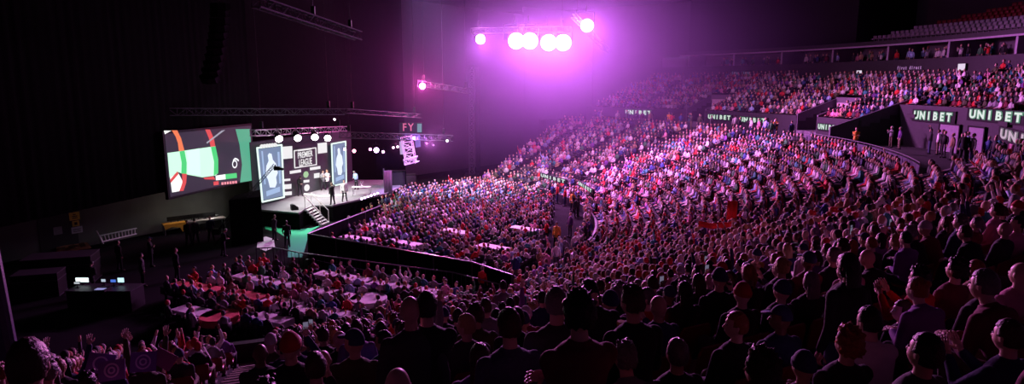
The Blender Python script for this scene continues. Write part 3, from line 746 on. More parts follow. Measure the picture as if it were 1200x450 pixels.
for (d, p, i, tier, a) in near:
    if nind >= N_IND: break
    fa = math.atan2(CY - p.y, CX - p.x)
    if random.random() < .06:
        empties_near.append((p, fa)); used.add((p.x, p.y)); continue
    for _ in range(200):
        g = random.choices(GARM, [14, 6, 4, 3, 2, 4, 2, 1, 3, 1, 3, 1, 10, 1])[0]; h = random.choice(HST)
        hc = random.choice(('red', 'white', 'navy', 'navy')) if h in ('cap', 'beanie') else random.choices(list(HAIRC), (5, 5, 2, 2, 1))[0]
        pose = random.choices(list(P_SIT), (30, 18, 0 if d < 9 else 2, 12, 4 if d < 9 else 8, 0 if d < 9 else 4, 8, 0 if d < 9 else 2, 13))[0]
        lab = 'seated person in %s, %s, %s %s' % (g, HDESC[h].format(hc), pose, where(p))
        if lab not in seen_lab: break
    seen_lab.add(lab)
    o = person(pose, True, p, fa + (1.15 if d < 22 else .8) * (((face_stage(p) - fa + math.pi) % (2 * math.pi)) - math.pi) + random.uniform(-.15, .15), g, h, hc, lab, 'spectators in the nearest rows', skin=random.choice((0, 0, 1, 2, 2, 3)), trou=random.randrange(4), scale=random.uniform(.93, 1.03), eyes=d < 12, shoes=d < 12)
    if pose == 'holding up a phone': props.append(('phone', o, lab))
    stadium_seat(p, fa, 'dark red plastic stand seat beneath a seated person in the nearest rows', 'occupied seats of the nearest rows')
    used.add((p.x, p.y)); nind += 1
for k, (p, fa) in enumerate(empties_near):
    stadium_seat(p, fa, 'empty dark red stand seat left free among the nearest rows', 'empty seats of the nearest rows')
REDGAP = [(1140, 228, 26), (1136, 246, 24), (1150, 236, 25)]
lowpts, seatpts = [], []
for (d, p, i, tier, a) in near:
    if (p.x, p.y) in used: continue
    fa = math.atan2(CY - p.y, CX - p.x)
    q = project(p + Vector((0, 0, 1.0)))
    if d < 60: seatpts.append((p, fa))
    gap = any(abs(q[0] - x) < 13 and abs(q[1] - y) < 7 for x, y, _ in REDGAP)
    if gap or random.random() < .05: continue
    df = ((face_stage(p) - fa + math.pi) % (2 * math.pi)) - math.pi
    lowpts.append((p, fa + .6 * df + random.uniform(-.2, .2)))
print('individuals', nind, 'low', len(lowpts), 'empties', len(empties_near))
add_low(lowpts)
n = len(seatpts); seats.add(LS, np.array([x[0][:] for x in seatpts]), np.array([x[1] for x in seatpts]), np.ones(n), np.tile(np.array([[[.22, .015, .02]]]), (n, 1, 1)))
# top deck empty seats: front rows pale to paint glints, rest red
tp, tr = [], []
for j in range(9):
    r = 65.2 + .85 * j
    a = R(-38)
    while a < R(24 - j * 1.6):
        p = polar(r, a) + Vector((0, 0, 15.2 + .42 * j)); a += .56 / r
        if inview(p): (tp if j < 3 else tr).append((p, math.atan2(CY - p.y, CX - p.x)))
for L, c in ((tp, (.38, .37, .45)), (tr, (.18, .02, .03))):
    seats.add(LS, np.array([x[0][:] for x in L]), np.array([x[1] for x in L]), np.ones(len(L)), np.tile(np.array([[c]]), (len(L), 1, 1)))

# floor block in front of the stage
corners = [at_z(px, py, 1.25) for px, py in ((376, 273), (470, 216), (598, 201), (650, 226), (636, 285), (618, 309))]
def inside(p, poly):
    c = False; n = len(poly)
    for i in range(n):
        a, b = poly[i], poly[(i + 1) % n]
        if (a.y > p.y) != (b.y > p.y) and p.x < (b.x - a.x) * (p.y - a.y) / (b.y - a.y) + a.x: c = not c
    return c
for c in corners: print('floor corner', [round(x, 1) for x in c])
fdir = Vector((.42, .907, 0)); fn = Vector((.907, -.42, 0)); fl = []; org = corners[0].copy(); org.z = 0
floor_tables = [((402, 276), (436, 281)), ((455, 281), (492, 287)), ((520, 268), (548, 273)), ((562, 286), (594, 292)), ((430, 262), (458, 266)), ((600, 265), (630, 270))]
FT = [(at_z(*a, .76), at_z(*b, .76)) for a, b in floor_tables]
def segdist(p, a, b):
    d = b - a; t = max(0, min(1, (p - a).dot(d) / d.length_squared)); return (p - a - d * t).length
for i in range(-60, 90):
    for j in range(-60, 90):
        p = org + fdir * (i * .55) + fn * (j * .9)
        if not inside(p, corners): continue
        pz = Vector((p.x, p.y, .76))
        if any(segdist(pz, a, b) < .75 for a, b in FT): continue
        if abs((i + 200) % 30) == 0 or math.hypot(p.x - CX, p.y - CY) > 24.4: continue
        if random.random() < .05: continue
        fl.append((p, face_stage(p, random.uniform(-.25, .25))))
print('floor crowd', len(fl))
add_low([x for x in fl if random.random() < .9]); st = [x for x in fl if (x[0].x * 7 + x[0].y * 3) % 1 < .0]
seats.add(LS, np.array([x[0][:] for x in fl]), np.array([x[1] for x in fl]), np.ones(len(fl)), np.tile(np.array([[[.03, .03, .035]]]), (len(fl), 1, 1)))

# ------------------------------------------------------------------ tables of the pit, with people round them
TABLES = [(293, 324, 1.9, 0, 'w'), (332, 332, 2.2, 0, 'w'), (404, 324, 3.6, 1, 'w'), (458, 334, 2.8, 1, 'w'), (432, 349, 1.7, 2, 'w'),
          (383, 341, 2.0, 0, 'w'), (405, 346, 1.6, 0, 'w'), (393, 366, 2.0, 0, 'w'), (362, 364, 1.8, 0, 'w'), (330, 353, 1.9, 0, 'w'), (498, 340, 1.8, 0, 'w'),
          (232, 335, 3.0, 1, 'r'), (230, 364, 2.3, 0, 'w'), (257, 369, 1.6, 2, 'r'), (290, 345, 2.0, 0, 'r'), (525, 350, 1.8, 0, 'w'), (318, 372, 1.8, 0, 'w')]
TDESC = ['white-topped table by the pit corner rail', 'white-topped table behind the corner table', 'long white-clothed table beside the pit rail', 'second long white-clothed table along the pit rail, further from stage',
 'brightly lit round white table in the pit centre', 'small white table next to the long table', 'small white table between round table and rail table', 'low white table nearest the lower stand, under the round table', 'white table beside the low white table nearest the stand', 'white table amid the dark pit guests', 'small white table close to the standing couple',
 'long red-clothed table on the backstage side', 'white table near the backstage side, below the long red table', 'round red-clothed table beside the backstage white table', 'red-clothed table between long red table and corner table', 'small white table hidden beyond the standing couple', 'white table in the darkest part of the pit']
tdir = (at_z(480, 337) - at_z(375, 320)).normalized()
tpeople = []
def glass_mesh():
    bm = bmesh.new(); loft(bm, [(0, 0, 0, .03, .03), (0, 0, .13, .038, .038), (0, 0, .15, .036, .036)], seg=8); me = bpy.data.meshes.new('drink'); bm.to_mesh(me); bm.free()
    me.materials.append(mat('beer', (.75, .45, .12), .2)); return me
GL = glass_mesh(); gcount = 0
tops = []
for (px, py, L, shp, colr), lab in zip(TABLES, TDESC):
    c = at_z(px, py, .76); c.z = 0
    W = .8 if shp != 2 else L
    o = empty('banquet_table', c, math.atan2(tdir.y, tdir.x)); tag(o, lab, 'table', 'tables in the pit')
    clothm = M_cloth if colr == 'w' else M_redcloth
    bm = bmesh.new()
    if shp == 2:
        n = 28; secs = [(0, 0, .45, L / 2 * 1.02, L / 2 * 1.02), (0, 0, .70, L / 2 * .995, L / 2 * .995), (0, 0, .755, L / 2, L / 2), (0, 0, .765, L / 2 * .985, L / 2 * .985)]
        loft(bm, secs, seg=n)
    else:
        box(bm, (0, 0, .75), (L, W, .03)); 
        for s in (-1, 1): box(bm, (0, s * (W / 2 + .005), .62), (L + .02, .012, .26)); box(bm, (s * (L / 2 + .005), 0, .62), (.012, W, .26))
    mesh_obj('tablecloth', bm, clothm, o)
    bm = bmesh.new() if False else None
    for sx in (-1, 1):
        for sy in (-1, 1):
            b2 = bmesh.new(); x, y = (sx * (L / 2 - .15), sy * (W / 2 - .12)) if shp != 2 else (sx * L * .28, sy * L * .28)
            tube(b2, (x, y, 0), (x, y, .735), .018); mesh_obj('leg', b2, M_steel, o)
    tn = Vector((-tdir.y, tdir.x, 0))
    for k in range(max(2, int(L / .6))):
        u = (k + .5) / max(2, int(L / .6)) * L - L / 2
        for s in (-1, 1):
            if random.random() < .12: continue
            q = c + tdir * u + tn * s * (W / 2 + .38) if shp != 2 else c + Vector((math.cos(k * 2.3 + s), math.sin(k * 2.3 + s), 0)) * (L / 2 + .38)
            d = c + tdir * u - q; tpeople.append((q, math.atan2(d.y, d.x) + random.uniform(-.3, .3)))
        if gcount < 40:
            g = link(bpy.data.objects.new('drink_glass', GL)); g.location = c + tdir * (u * .8) + tn * random.uniform(-.25, .25) + Vector((0, 0, .766)); gcount += 1
            tag(g, 'small beer glass standing on a tablecloth in the pit', 'glass', 'beer glasses on the pit tables')
    tops.append((c, max(L, W) / 2 + .7))
# further guests of the pit, standing or sitting away from the tables
pit = [at_z(px, py, 0) for px, py in ((215, 345), (300, 318), (560, 356), (520, 385), (300, 395), (215, 385))]
k = 0
while k < 150:
    p = at_z(random.uniform(200, 560), random.uniform(316, 392), 0)
    r = math.hypot(p.x - CX, p.y - CY)
    if r > 28.4 or p.y > 37.5 or not inside(p, pit): k += .3; continue
    if any((p - c).length < d * .72 for c, d in tops): k += .2; continue
    if all((p - q[0]).length > .6 for q in tpeople): tpeople.append((p, face_stage(p, random.uniform(-.6, .6))))
    k += 1
print('pit people', len(tpeople))
add_low(tpeople); seats.add(LS, np.array([x[0][:] for x in tpeople]), np.array([x[1] for x in tpeople]), np.ones(len(tpeople)), np.tile(np.array([[[.03, .03, .035]]]), (len(tpeople), 1, 1)))
# tables among the floor crowd
FDESC = ['pale table near the corner of the fenced floor block', 'pale table along the fence of the floor block', 'pale table inside the floor crowd', 'pale table near the outer corner of the floor crowd', 'pale table close to the stage steps in the crowd', 'pale table by the gangway side of the floor crowd']
for (a, b), lab in zip(FT, FDESC):
    c = (a + b) / 2; c.z = 0; L = (b - a).length; o = empty('long_table', c, math.atan2(b.y - a.y, b.x - a.x)); tag(o, lab, 'table', 'tables in the floor crowd')
    bm = bmesh.new(); box(bm, (0, 0, .75), (L, .8, .03))
    for s in (-1, 1): box(bm, (0, s * .405, .62), (L + .02, .012, .26)); box(bm, (s * (L / 2 + .005), 0, .62), (.012, .8, .26))
    mesh_obj('tablecloth', bm, M_cloth, o)
    for sx in (-1, 1):
        for sy in (-1, 1): b2 = bmesh.new(); tube(b2, (sx * (L / 2 - .15), sy * .3, 0), (sx * (L / 2 - .15), sy * .3, .735), .018); mesh_obj('leg', b2, M_steel, o)
# people in suites and on the balcony / cross aisle
ex = []
for k in range(150):
    a = random.uniform(R(-30), R(40)); r = random.choice((60.9, 61.9, 62.8)) + random.uniform(-.2, .2)
    p = polar(r, a) + Vector((0, 0, 12.35)); ex.append((p, math.atan2(CY - p.y, CX - p.x)))
for k in range(16):
    a = random.uniform(R(-14), R(3.5)); r = random.uniform(47.5, 49.4); p = polar(r, a) + Vector((0, 0, 5.8)); ex.append((p, math.atan2(CY - p.y, CX - p.x) + random.uniform(-.6, .6)))
for k in range(26):
    a = random.uniform(R(5), R(50)); r = random.uniform(42.6, 44); p = polar(r, a) + Vector((0, 0, 5.8)); ex.append((p, random.uniform(0, 6.28)))
for (px, py) in ((676, 300), (668, 268), (690, 238), (694, 232), (700, 240), (675, 245), (655, 300), (600, 345), (640, 318), (686, 262), (672, 238), (664, 318), (622, 350)):
    ex.append((at_z(px, py + 10), random.uniform(0, 6.28)))
for k in range(34):
    a = R(random.uniform(-50, 32)); p = polar(random.uniform(24.5, 25.0) if random.random() < .6 else 24.7, a); ex.append((p, random.uniform(0, 6.28)))
add_low(ex, sit=False)
tag(crowd.build('crowd', tint_mat('crowd_tint', .75)), 'the mass of spectators filling the stands, floor and pit beyond the nearest rows', 'crowd', None, 'stuff')
tag(seats.build('seating', tint_mat('seat_tint', .45)), 'rows upon rows of plastic seats under the crowd, red in the top deck with front rows paled for glints', 'seats', None, 'stuff')
#PART2

# ------------------------------------------------------------------ the big video screen
def prism_px(bm, P, pts, zx, th, off, mi=0):
    """polygon given in picture points, laid on the vertical plane P with real thickness"""
    uv = [P.uv(*zx(x, y)) for x, y in pts]
    prism(bm, uv, th, Matrix.Translation(P.a) @ P.m, mi, y0=off)
zscr = lambda x, y: (185 + x / 4.733, 140 + y / 4.737)
c = [SP.uv(*zscr(*q)) for q in ((28, 60), (515, 52), (535, 340), (75, 410))]
print('screen uv', [(round(a, 2), round(b, 2)) for a, b in c])
su0 = (c[0][0] + c[3][0]) / 2; su1 = (c[1][0] + c[2][0]) / 2; sz1 = (c[0][1] + c[1][1]) / 2; sz0 = (c[2][1] + c[3][1]) / 2
scr = empty('video_screen', SP.pt((su0 + su1) / 2, sz0)); tag(scr, 'giant hanging video screen showing a close-up of a dartboard wire and the number', 'screen')
def child(o, p): 
    o.parent = p; o.matrix_parent_inverse = Matrix.Translation(p.location).inverted(); return o
bm = bmesh.new(); MS = Matrix.Translation(SP.a) @ SP.m
box(bm, ((su0 + su1) / 2, -.12, (sz0 + sz1) / 2), (su1 - su0 + .3, .22, sz1 - sz0 + .3), MS); child(mesh_obj('cabinet', bm, M_blackm), scr)
SE = 1.25
cols = dict(dark=(.03, .025, .045), white=(.85, .9, .85), orange=(.75, .17, .06), red=(.62, .06, .06), mint=(.55, .95, .68), green=(.05, .55, .16), rgreen=(.06, .33, .2), grey=(.3, .32, .38), mid=(.62, 1.0, .78))
names = list(cols); sm = [emi('screen_' + n, cols[n], SE * (.6 if n == 'dark' else 1)) for n in names]
bm = bmesh.new(); I = {n: i for i, n in enumerate(names)}
prism(bm, [(su0, sz0), (su1, sz0), (su1, sz1), (su0, sz1)], .02, MS, I['dark'], y0=-.01)
L0 = .012
def sp(n, pts, lay=1): prism_px(bm, SP, pts, zscr, .004, .008 + lay * .004, I[n])
sp('white', [(32, 62), (74, 62), (38, 82)]); sp('orange', [(76, 60), (106, 60), (128, 105), (146, 172), (116, 176), (110, 130), (98, 96)])
sp('red', [(262, 56), (288, 56), (310, 108), (318, 150), (292, 153), (282, 104)]); sp('grey', [(268, 128), (352, 62), (372, 58), (272, 134)], 2)
sp('mint', [(52, 186), (292, 152), (318, 149), (333, 225), (333, 298), (318, 311), (245, 321), (130, 300), (110, 290), (64, 322)], 2)
sp('mid', [(160, 172), (230, 160), (235, 310), (165, 302)], 3)
sp('green', [(118, 178), (146, 173), (158, 240), (157, 302), (128, 300), (130, 240)], 4); sp('green', [(292, 153), (318, 149), (333, 222), (333, 298), (308, 312), (310, 235)], 4)
sp('white', [(66, 322), (110, 292), (137, 345), (118, 398), (78, 405)], 1); sp('red', [(66, 335), (106, 288), (114, 302), (70, 352)], 3)
sp('red', [(132, 300), (159, 302), (155, 352), (140, 396), (118, 398), (134, 350)], 4)
sp('rgreen', [(430, 54), (510, 53), (528, 338), (455, 350), (466, 250), (452, 140)], 1)
sp('red', [(250, 324), (306, 316), (318, 334), (258, 332)], 5); sp('red', [(306, 346), (334, 342), (336, 362), (308, 366)], 5)
sp('white', [(318, 312), (372, 304), (374, 332), (320, 338)], 5); sp('green', [(372, 304), (435, 297), (437, 324), (374, 332)], 5)
ob = mesh_obj('picture', bm, sm); child(ob, scr)
# the number on the board ring, lying on its side, and the red caption strip
n6 = bmesh.new(); uc = SP.uv(*zscr(424, 248)); rr = .30
for k in range(26):
    t0, t1 = 2 * math.pi * k / 26, 2 * math.pi * (k + 1) / 26
    prism(n6, [(uc[0] + rr * .95 * math.cos(t0), uc[1] + rr * math.sin(t0)), (uc[0] + rr * .95 * math.cos(t1), uc[1] + rr * math.sin(t1)), (uc[0] + .2 * math.cos(t1), uc[1] + .2 * math.sin(t1)), (uc[0] + .2 * math.cos(t0), uc[1] + .2 * math.sin(t0))], .006, MS, 0, .03)
pts = [(-.26, .12), (-.12, .36), (.08, .46), (.34, .38), (.52, .22), (.44, .14), (.28, .27), (.1, .33), (-.04, .28), (-.14, .12)]
prism(n6, [(uc[0] + x, uc[1] + y) for x, y in pts], .006, MS, 0, .03)
child(mesh_obj('number', n6, emi('screen_number', (.85, .87, .9), SE)), scr)
cb = bmesh.new()
for k in range(6): 
    x = 350 + k * 15; prism_px(cb, SP, [(x, 349 - k * 1.6), (x + 11, 348 - k * 1.6), (x + 12, 362 - k * 1.6), (x + 1, 363 - k * 1.6)], zscr, .006, .03)
child(mesh_obj('caption', cb, emi('screen_caption', (.8, .25, .3), SE)), scr)

# ------------------------------------------------------------------ stage
SZ = 1.3
BP = Pl((-19.3, 49.0), (-15.8, 60.5))
sc4 = lambda x, y: (300 + x / 5.294, 215 + y / 5.294)
deck = [(-20.2, 47.3), (-18.65, 47.04), (-15.6, 45.92), (-15.65, 47.35), (-15.5, 48.75), (-13.95, 48.9), (-10.9, 54.3), (-10.2, 58.5), (-12, 62.5), (-15.9, 62.5), (-19.9, 49.4)]
stage = empty('stage', (-15, 52, 0)); tag(stage, 'large black-skirted stage with a grey deck in front of the logo wall', 'stage')
def flat(name, pts, z0, z1, m, parent=None, mi=0):
    bm = bmesh.new(); a = [bm.verts.new((x, y, z0)) for x, y in pts]; b = [bm.verts.new((x, y, z1)) for x, y in pts]
    bm.faces.new(a[::-1]); bm.faces.new(b); n = len(pts)
    for i in range(n): bm.faces.new((a[i], a[(i + 1) % n], b[(i + 1) % n], b[i]))
    bmesh.ops.recalc_face_normals(bm, faces=bm.faces[:])
    o = mesh_obj(name, bm, m)
    if parent: child(o, parent)
    return o
flat('deck', deck, SZ - .12, SZ, M_deck, stage)
inner = [(x + (-15 - x) * .01, y + (52 - y) * .01) for x, y in deck]
flat('skirt', inner, 0, SZ - .12, M_black, stage)
bm = bmesh.new()
for a, b in zip(deck[1:7], deck[2:8]): tube(bm, (*a, SZ + .01), (*b, SZ + .01), .035, seg=6)
child(mesh_obj('edge_trim', bm, mat('stage_edge', (.35, .35, .38), .4)), stage)
bm = bmesh.new()
q = [at_z(*sc4(300, 68), SZ), at_z(*sc4(410, 82), SZ), at_z(*sc4(560, 72), SZ)]
for a, b in zip(q, q[1:]): tube(bm, a + Vector((0, 0, .05)), b + Vector((0, 0, .05)), .06, seg=6)
child(mesh_obj('oche_light_strip', bm, emi('strip_white', (1, 1, .97), 1.6)), stage)
# back wall of the stage with its logos
wb = empty('stage_backdrop', BP.pt(0, SZ)); tag(wb, 'black stage back wall covered with white logos under the spotlights', 'backdrop')
u0, _ = BP.uv(303, 200); u1, _ = BP.uv(412, 200); ztop = BP.uv(350, 160)[1]
MB_ = Matrix.Translation(BP.a) @ BP.m
bm = bmesh.new(); box(bm, ((u0 + u1) / 2 - .1, -.3, (SZ + ztop) / 2), (u1 - u0 + 1, .3, ztop - SZ), MB_); child(mesh_obj('panel', bm, mat('backdrop_black', (.035, .035, .04), .6)), wb)
z2 = lambda x, y: (290 + x / 4.5, 145 + y / 4.5)
def logo(name, pts, m, off=-.14, th=.03, label=None):
    bm = bmesh.new(); prism_px(bm, BP, pts, z2, th, off); o = child(mesh_obj(name, bm, m), wb)
    if label: o['label'] = label
    return o
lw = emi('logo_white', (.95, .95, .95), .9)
for pts in (((190, 122), (242, 118), (244, 182), (192, 187)), ((377, 104), (424, 98), (426, 152), (379, 158))): logo('logo_panel', pts, lw, label='square white glowing panel')
for pts in (((230, 250), (288, 241), (289, 256), (231, 265)), ((336, 231), (390, 223), (391, 238), (337, 246)), ((190, 293), (232, 289), (232, 301), (190, 305)), ((190, 322), (238, 318), (238, 343), (190, 347)), ((196, 361), (240, 357), (240, 376), (196, 380)),
            ((303, 298), (332, 295), (332, 309), (303, 312)), ((358, 263), (386, 259), (386, 284), (358, 288))): logo('logo_strip', pts, lw)
def disc(name, x, y, r, m):
    p = BP.uv(*z2(x, y)); k = (BP.hit(*z2(x, y)) - EYE).length / F / 4.5
    bm = bmesh.new(); prism(bm, [(p[0] + r * k * 1.3 * math.cos(t * math.pi / 12), p[1] + r * k * math.sin(t * math.pi / 12)) for t in range(24)], .03, MB_, 0, -.14); return child(mesh_obj(name, bm, m), wb)
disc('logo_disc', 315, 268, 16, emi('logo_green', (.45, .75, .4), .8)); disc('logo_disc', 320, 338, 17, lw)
# title sign with its white frame
fr = [(252, 143), (366, 127), (369, 216), (255, 233)]
for a, b in zip(fr, fr[1:] + fr[:1]):
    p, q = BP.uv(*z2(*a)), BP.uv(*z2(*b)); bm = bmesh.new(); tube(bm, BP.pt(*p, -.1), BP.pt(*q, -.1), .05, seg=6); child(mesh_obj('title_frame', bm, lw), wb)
fy = Vector((-BP.u.x, -BP.u.y, 0))
def wall_text(s, px, py, h, P, par, m, name='lettering', off=-.1, sx=1.0, bold=.012, wpx=20):
    """text on a vertical plane, readable from the hall"""
    o = link(bpy.data.objects.new(name, text_mesh(s, 1, m, .02, bold))); u, z = P.uv(px, py)
    M_ = Matrix(((P.u.x, 0, P.n.x, 0), (P.u.y, 0, P.n.y, 0), (0, 1, 0, 0), (0, 0, 0, 1)))
    M_ = Matrix.Translation(P.pt(u, z, off)) @ M_ @ Matrix.Diagonal((abs(P.uv(px + wpx / 2, py)[0] - P.uv(px - wpx / 2, py)[0]) / o.dimensions.x, h, .5, 1))
    if par: o.parent = par; o.matrix_parent_inverse = Matrix.Translation(par.location).inverted()
    o.matrix_basis = M_; return o
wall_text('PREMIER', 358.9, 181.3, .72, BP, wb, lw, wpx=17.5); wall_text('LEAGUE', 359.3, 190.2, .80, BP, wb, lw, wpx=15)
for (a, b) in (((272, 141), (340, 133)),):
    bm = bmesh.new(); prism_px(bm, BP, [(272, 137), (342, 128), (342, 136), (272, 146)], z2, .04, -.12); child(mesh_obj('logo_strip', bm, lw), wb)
# glowing portrait panels
def portrait(corn, lab, k):
    o = empty('portrait_panel', BP.hit(*z2(*corn[3]))); tag(o, lab, 'led panel', 'portrait screens flanking the stage wall')
    bm = bmesh.new(); prism_px(bm, BP, corn, z2, .12, .05); child(mesh_obj('screen', bm, emi('portrait_blue', (.13, .19, .3), 1.3)), o)
    def I2(s, t):   # bilinear inside the panel
        a = Vector(corn[0]).lerp(Vector(corn[1]), s); b = Vector(corn[3]).lerp(Vector(corn[2]), s); return tuple(a.lerp(b, t))
    bm = bmesh.new()
    fig = [(.45, .10), (.56, .12), (.60, .24), (.74, .33), (.80, .52), (.70, .60), (.72, .72), (.62, .80), (.36, .78), (.30, .62), (.20, .52), (.28, .34), (.40, .25), (.38, .14)]
    prism_px(bm, BP, [I2(*q) for q in fig], z2, .01, .175, 0)
    child(mesh_obj('portrait_figure', bm, emi('portrait_figure', (.75, .85, 1.0), 1.1)), o)
    bm = bmesh.new(); prism_px(bm, BP, [I2(*q) for q in ((.16, .84), (.86, .80), (.86, .90), (.16, .94))], z2, .01, .175); prism_px(bm, BP, [I2(*q) for q in ((.10, .04), (.17, .04), (.17, .7), (.10, .7))], z2, .01, .175); prism_px(bm, BP, [I2(*q) for q in ((.84, .1), (.93, .1), (.93, .74), (.84, .74))], z2, .01, .175)
    child(mesh_obj('portrait_caption', bm, emi('portrait_caption', (.35, .5, .75), 1.0)), o)
    fr = [I2(-.06, -.03), I2(1.06, -.03), I2(1.06, 1.03), I2(-.06, 1.03)]
    bm = bmesh.new()
    for a, b in zip(fr, fr[1:] + fr[:1]):
        p, q = BP.uv(*z2(*a)), BP.uv(*z2(*b)); cap(bm, BP.pt(*p, .15), .07, BP.pt(*q, .15), .07, 8)
    child(mesh_obj('glowing_frame', bm, emi('frame_glow', (.8, 1, .92), 1.1)), o)
    if k == 0:
        for i in range(6):
            p = BP.uv(*z2(68 + i * 14, 119 - i * 1.6)); bm = bmesh.new(); ball(bm, BP.pt(*p, .15), .16); child(mesh_obj('globe_bulb', bm, lw, smooth=True), o)
portrait([(50, 135), (165, 120), (178, 380), (76, 402)], 'tall glowing blue portrait panel nearer the video screen, topped by six round bulbs', 0)
portrait([(440, 112), (506, 100), (510, 306), (448, 320)], 'tall glowing blue portrait panel beyond the logo wall, by the presenter', 1)
# black blocks beside the stage (wing flats)
wing = empty('stage_wing', (-21.5, 44.5, 0)); tag(wing, 'tall black masking box standing beside the stage under the video screen', 'masking flat')
a = at_z(272, 289); b = at_z(309, 283)
flat('drape', [(a.x - .4, a.y + 2.0), (a.x, a.y), (b.x, b.y), (b.x - 1.2, b.y + 3)], 0, 3.1, M_black, wing)
# steps up to the stage
st = empty('stage_steps', at_z(*sc4(430, 250))); tag(st, 'metal steps with bright edges leading from the floor up to the stage', 'steps')
tl, tr_ = at_z(*sc4(305, 160), SZ), at_z(*sc4(345, 140), SZ); bl, br = at_z(*sc4(405, 262), 0), at_z(*sc4(452, 243), 0)
Mst = mat('step_metal', (.6, .6, .6), .4)
for k in range(7):
    t = (k + .5) / 7; p = tl.lerp(bl, t); q = tr_.lerp(br, t); d = (bl - tl); d.z = 0; d.normalize(); bm = bmesh.new()
    vs = [p - d * .13, q - d * .13, q + d * .13, p + d * .13]
    a = [bm.verts.new(v) for v in vs]; b = [bm.verts.new(v + Vector((0, 0, -.05))) for v in vs]; bm.faces.new(a); bm.faces.new(b[::-1])
    for i in range(4): bm.faces.new((a[i], b[i], b[(i + 1) % 4], a[(i + 1) % 4]))
    child(mesh_obj('tread', bm, Mst), st)
for p, q in ((tl, bl), (tr_, br)):
    bm = bmesh.new(); tube(bm, p, q, .05, seg=6); child(mesh_obj('stringer', bm, Mst), st)
    bm = bmesh.new(); up = Vector((0, 0, 1.0)); tube(bm, p + up, q + up, .035, seg=8)
    for t in (0, .5, 1): r = p.lerp(q, t); tube(bm, r, r + up, .025, seg=6)
    child(mesh_obj('handrail', bm, mat('rail_white', (.7, .65, .65), .4)), st)
# green carpet
gp = [at_z(*sc4(*q)) for q in ((50, 262), (150, 268), (215, 290), (345, 278), (400, 262), (330, 305), (300, 420), (285, 460), (195, 460), (205, 350), (130, 300), (60, 285))]
bm = bmesh.new(); a = [bm.verts.new(p + Vector((0, 0, .005))) for p in gp]; b = [bm.verts.new(p + Vector((0, 0, .02))) for p in gp]
bm.faces.new(a[::-1]); bm.faces.new(b); n = len(gp)
for i in range(n): bm.faces.new((a[i], a[(i + 1) % n], b[(i + 1) % n], b[i]))
tag(mesh_obj('carpet', bm, M_carpet), 'bright green carpet walkway leading round the stage corner', 'carpet')
bm = bmesh.new(); pp = [at_z(*sc4(*q)) for q in ((10, 350), (60, 330), (110, 345), (118, 395), (60, 420), (5, 400))]; a = [bm.verts.new(p + Vector((0, 0, .004))) for p in pp]; b = [bm.verts.new(p + Vector((0, 0, .015))) for p in pp]
bm.faces.new(a[::-1]); bm.faces.new(b)
for i in range(6): bm.faces.new((a[i], a[(i + 1) % 6], b[(i + 1) % 6], b[i]))
tag(mesh_obj('floor_mat', bm, mat('pale_mat', (.55, .52, .6), .7)), 'pale floor mat beside the green carpet', 'mat')
# footlights
for k in range(6):
    p = at_z(*sc4(655 + k * 20, 108 - k * 7), SZ); o = empty('footlight', p, .3); tag(o, 'small bright violet footlight in the row along the stage front', 'light', 'footlights along the stage front')
    bm = bmesh.new(); box(bm, (0, 0, .10), (.22, .16, .16)); box(bm, (0, 0, .01), (.26, .2, .02)); mesh_obj('housing', bm, M_blackm, o)
    bm = bmesh.new(); ball(bm, (.0, -.06, .17), (.11, .06, .09)); mesh_obj('lens', bm, emi('foot_lens', (.8, .5, 1.0), 7), o)
# wedge on the stage corner and the dart stand
def speaker_wedge(p, lab, rz=0):
    o = empty('stage_monitor', p, rz); tag(o, lab, 'speaker'); bm = bmesh.new(); prism(bm, [(-.25, 0), (.25, 0), (.25, .18), (-.08, .42), (-.25, .4)], .5, Matrix.Rotation(.5, 4, 'Z')); mesh_obj('cabinet', bm, M_blackm, o)
    bm = bmesh.new(); prism(bm, [(-.07, .42), (.25, .185), (.26, .195), (-.06, .435)], .44, Matrix.Rotation(.5, 4, 'Z'), y0=.03); mesh_obj('grille', bm, M_fascia, o)
speaker_wedge(at_z(*sc4(243, 166), SZ), 'small black monitor speaker on the near stage corner')
# table and curtain on the violet side of the stage
o = empty('display_table', at_z(424, 229, SZ)); tag(o, 'small pale table with trophies on the violet side of the stage', 'table')
bm = bmesh.new(); box(bm, (0, 0, .74), (1.5, .6, .04)); mesh_obj('table_top', bm, M_cloth, o)
for x in (-.7, .7):
    for y in (-.25, .25): bm = bmesh.new(); tube(bm, (x, y, 0), (x, y, .73), .02); mesh_obj('leg', bm, M_steel, o)
tp_ = at_z(424, 229, SZ) + Vector((0, 0, .76)); bm = bmesh.new(); loft(bm, [(0, 0, 0, .1, .1), (0, 0, .05, .09, .09), (0, 0, .08, .03, .03), (0, 0, .2, .03, .03), (0, 0, .26, .09, .09), (0, 0, .42, .12, .12), (0, 0, .44, .11, .11)], seg=14)
for q in (-1, 1): tube(bm, (q * .11, 0, .40), (q * .17, 0, .34), .012, seg=5); tube(bm, (q * .17, 0, .34), (q * .08, 0, .26), .012, seg=5)
o = mesh_obj('trophy', bm, mat('silver', (.8, .8, .82), .2, .9), None, True); o.location = tp_; tag(o, 'silver two-handled cup standing on the small pale table', 'trophy')
c0 = at_z(451, 243, 0); o = empty('pole_curtain', c0); tag(o, 'narrow purple-lit curtain on a pole at the far corner of the stage', 'curtain')
Pc = Pl((c0.x, c0.y), (c0.x + .45, c0.y + .3)); child(drape('cloth', Pc, 0, .75, .1, 3.2, .05, .07, m=mat('curtain_grey', (.25, .22, .28), .8)), o)
b2 = bmesh.new(); tube(b2, c0, c0 + Vector((0, 0, 3.4)), .04); box(b2, c0 + Vector((0, 0, .02)), (.5, .5, .04)); child(mesh_obj('pole', b2, M_steel), o)
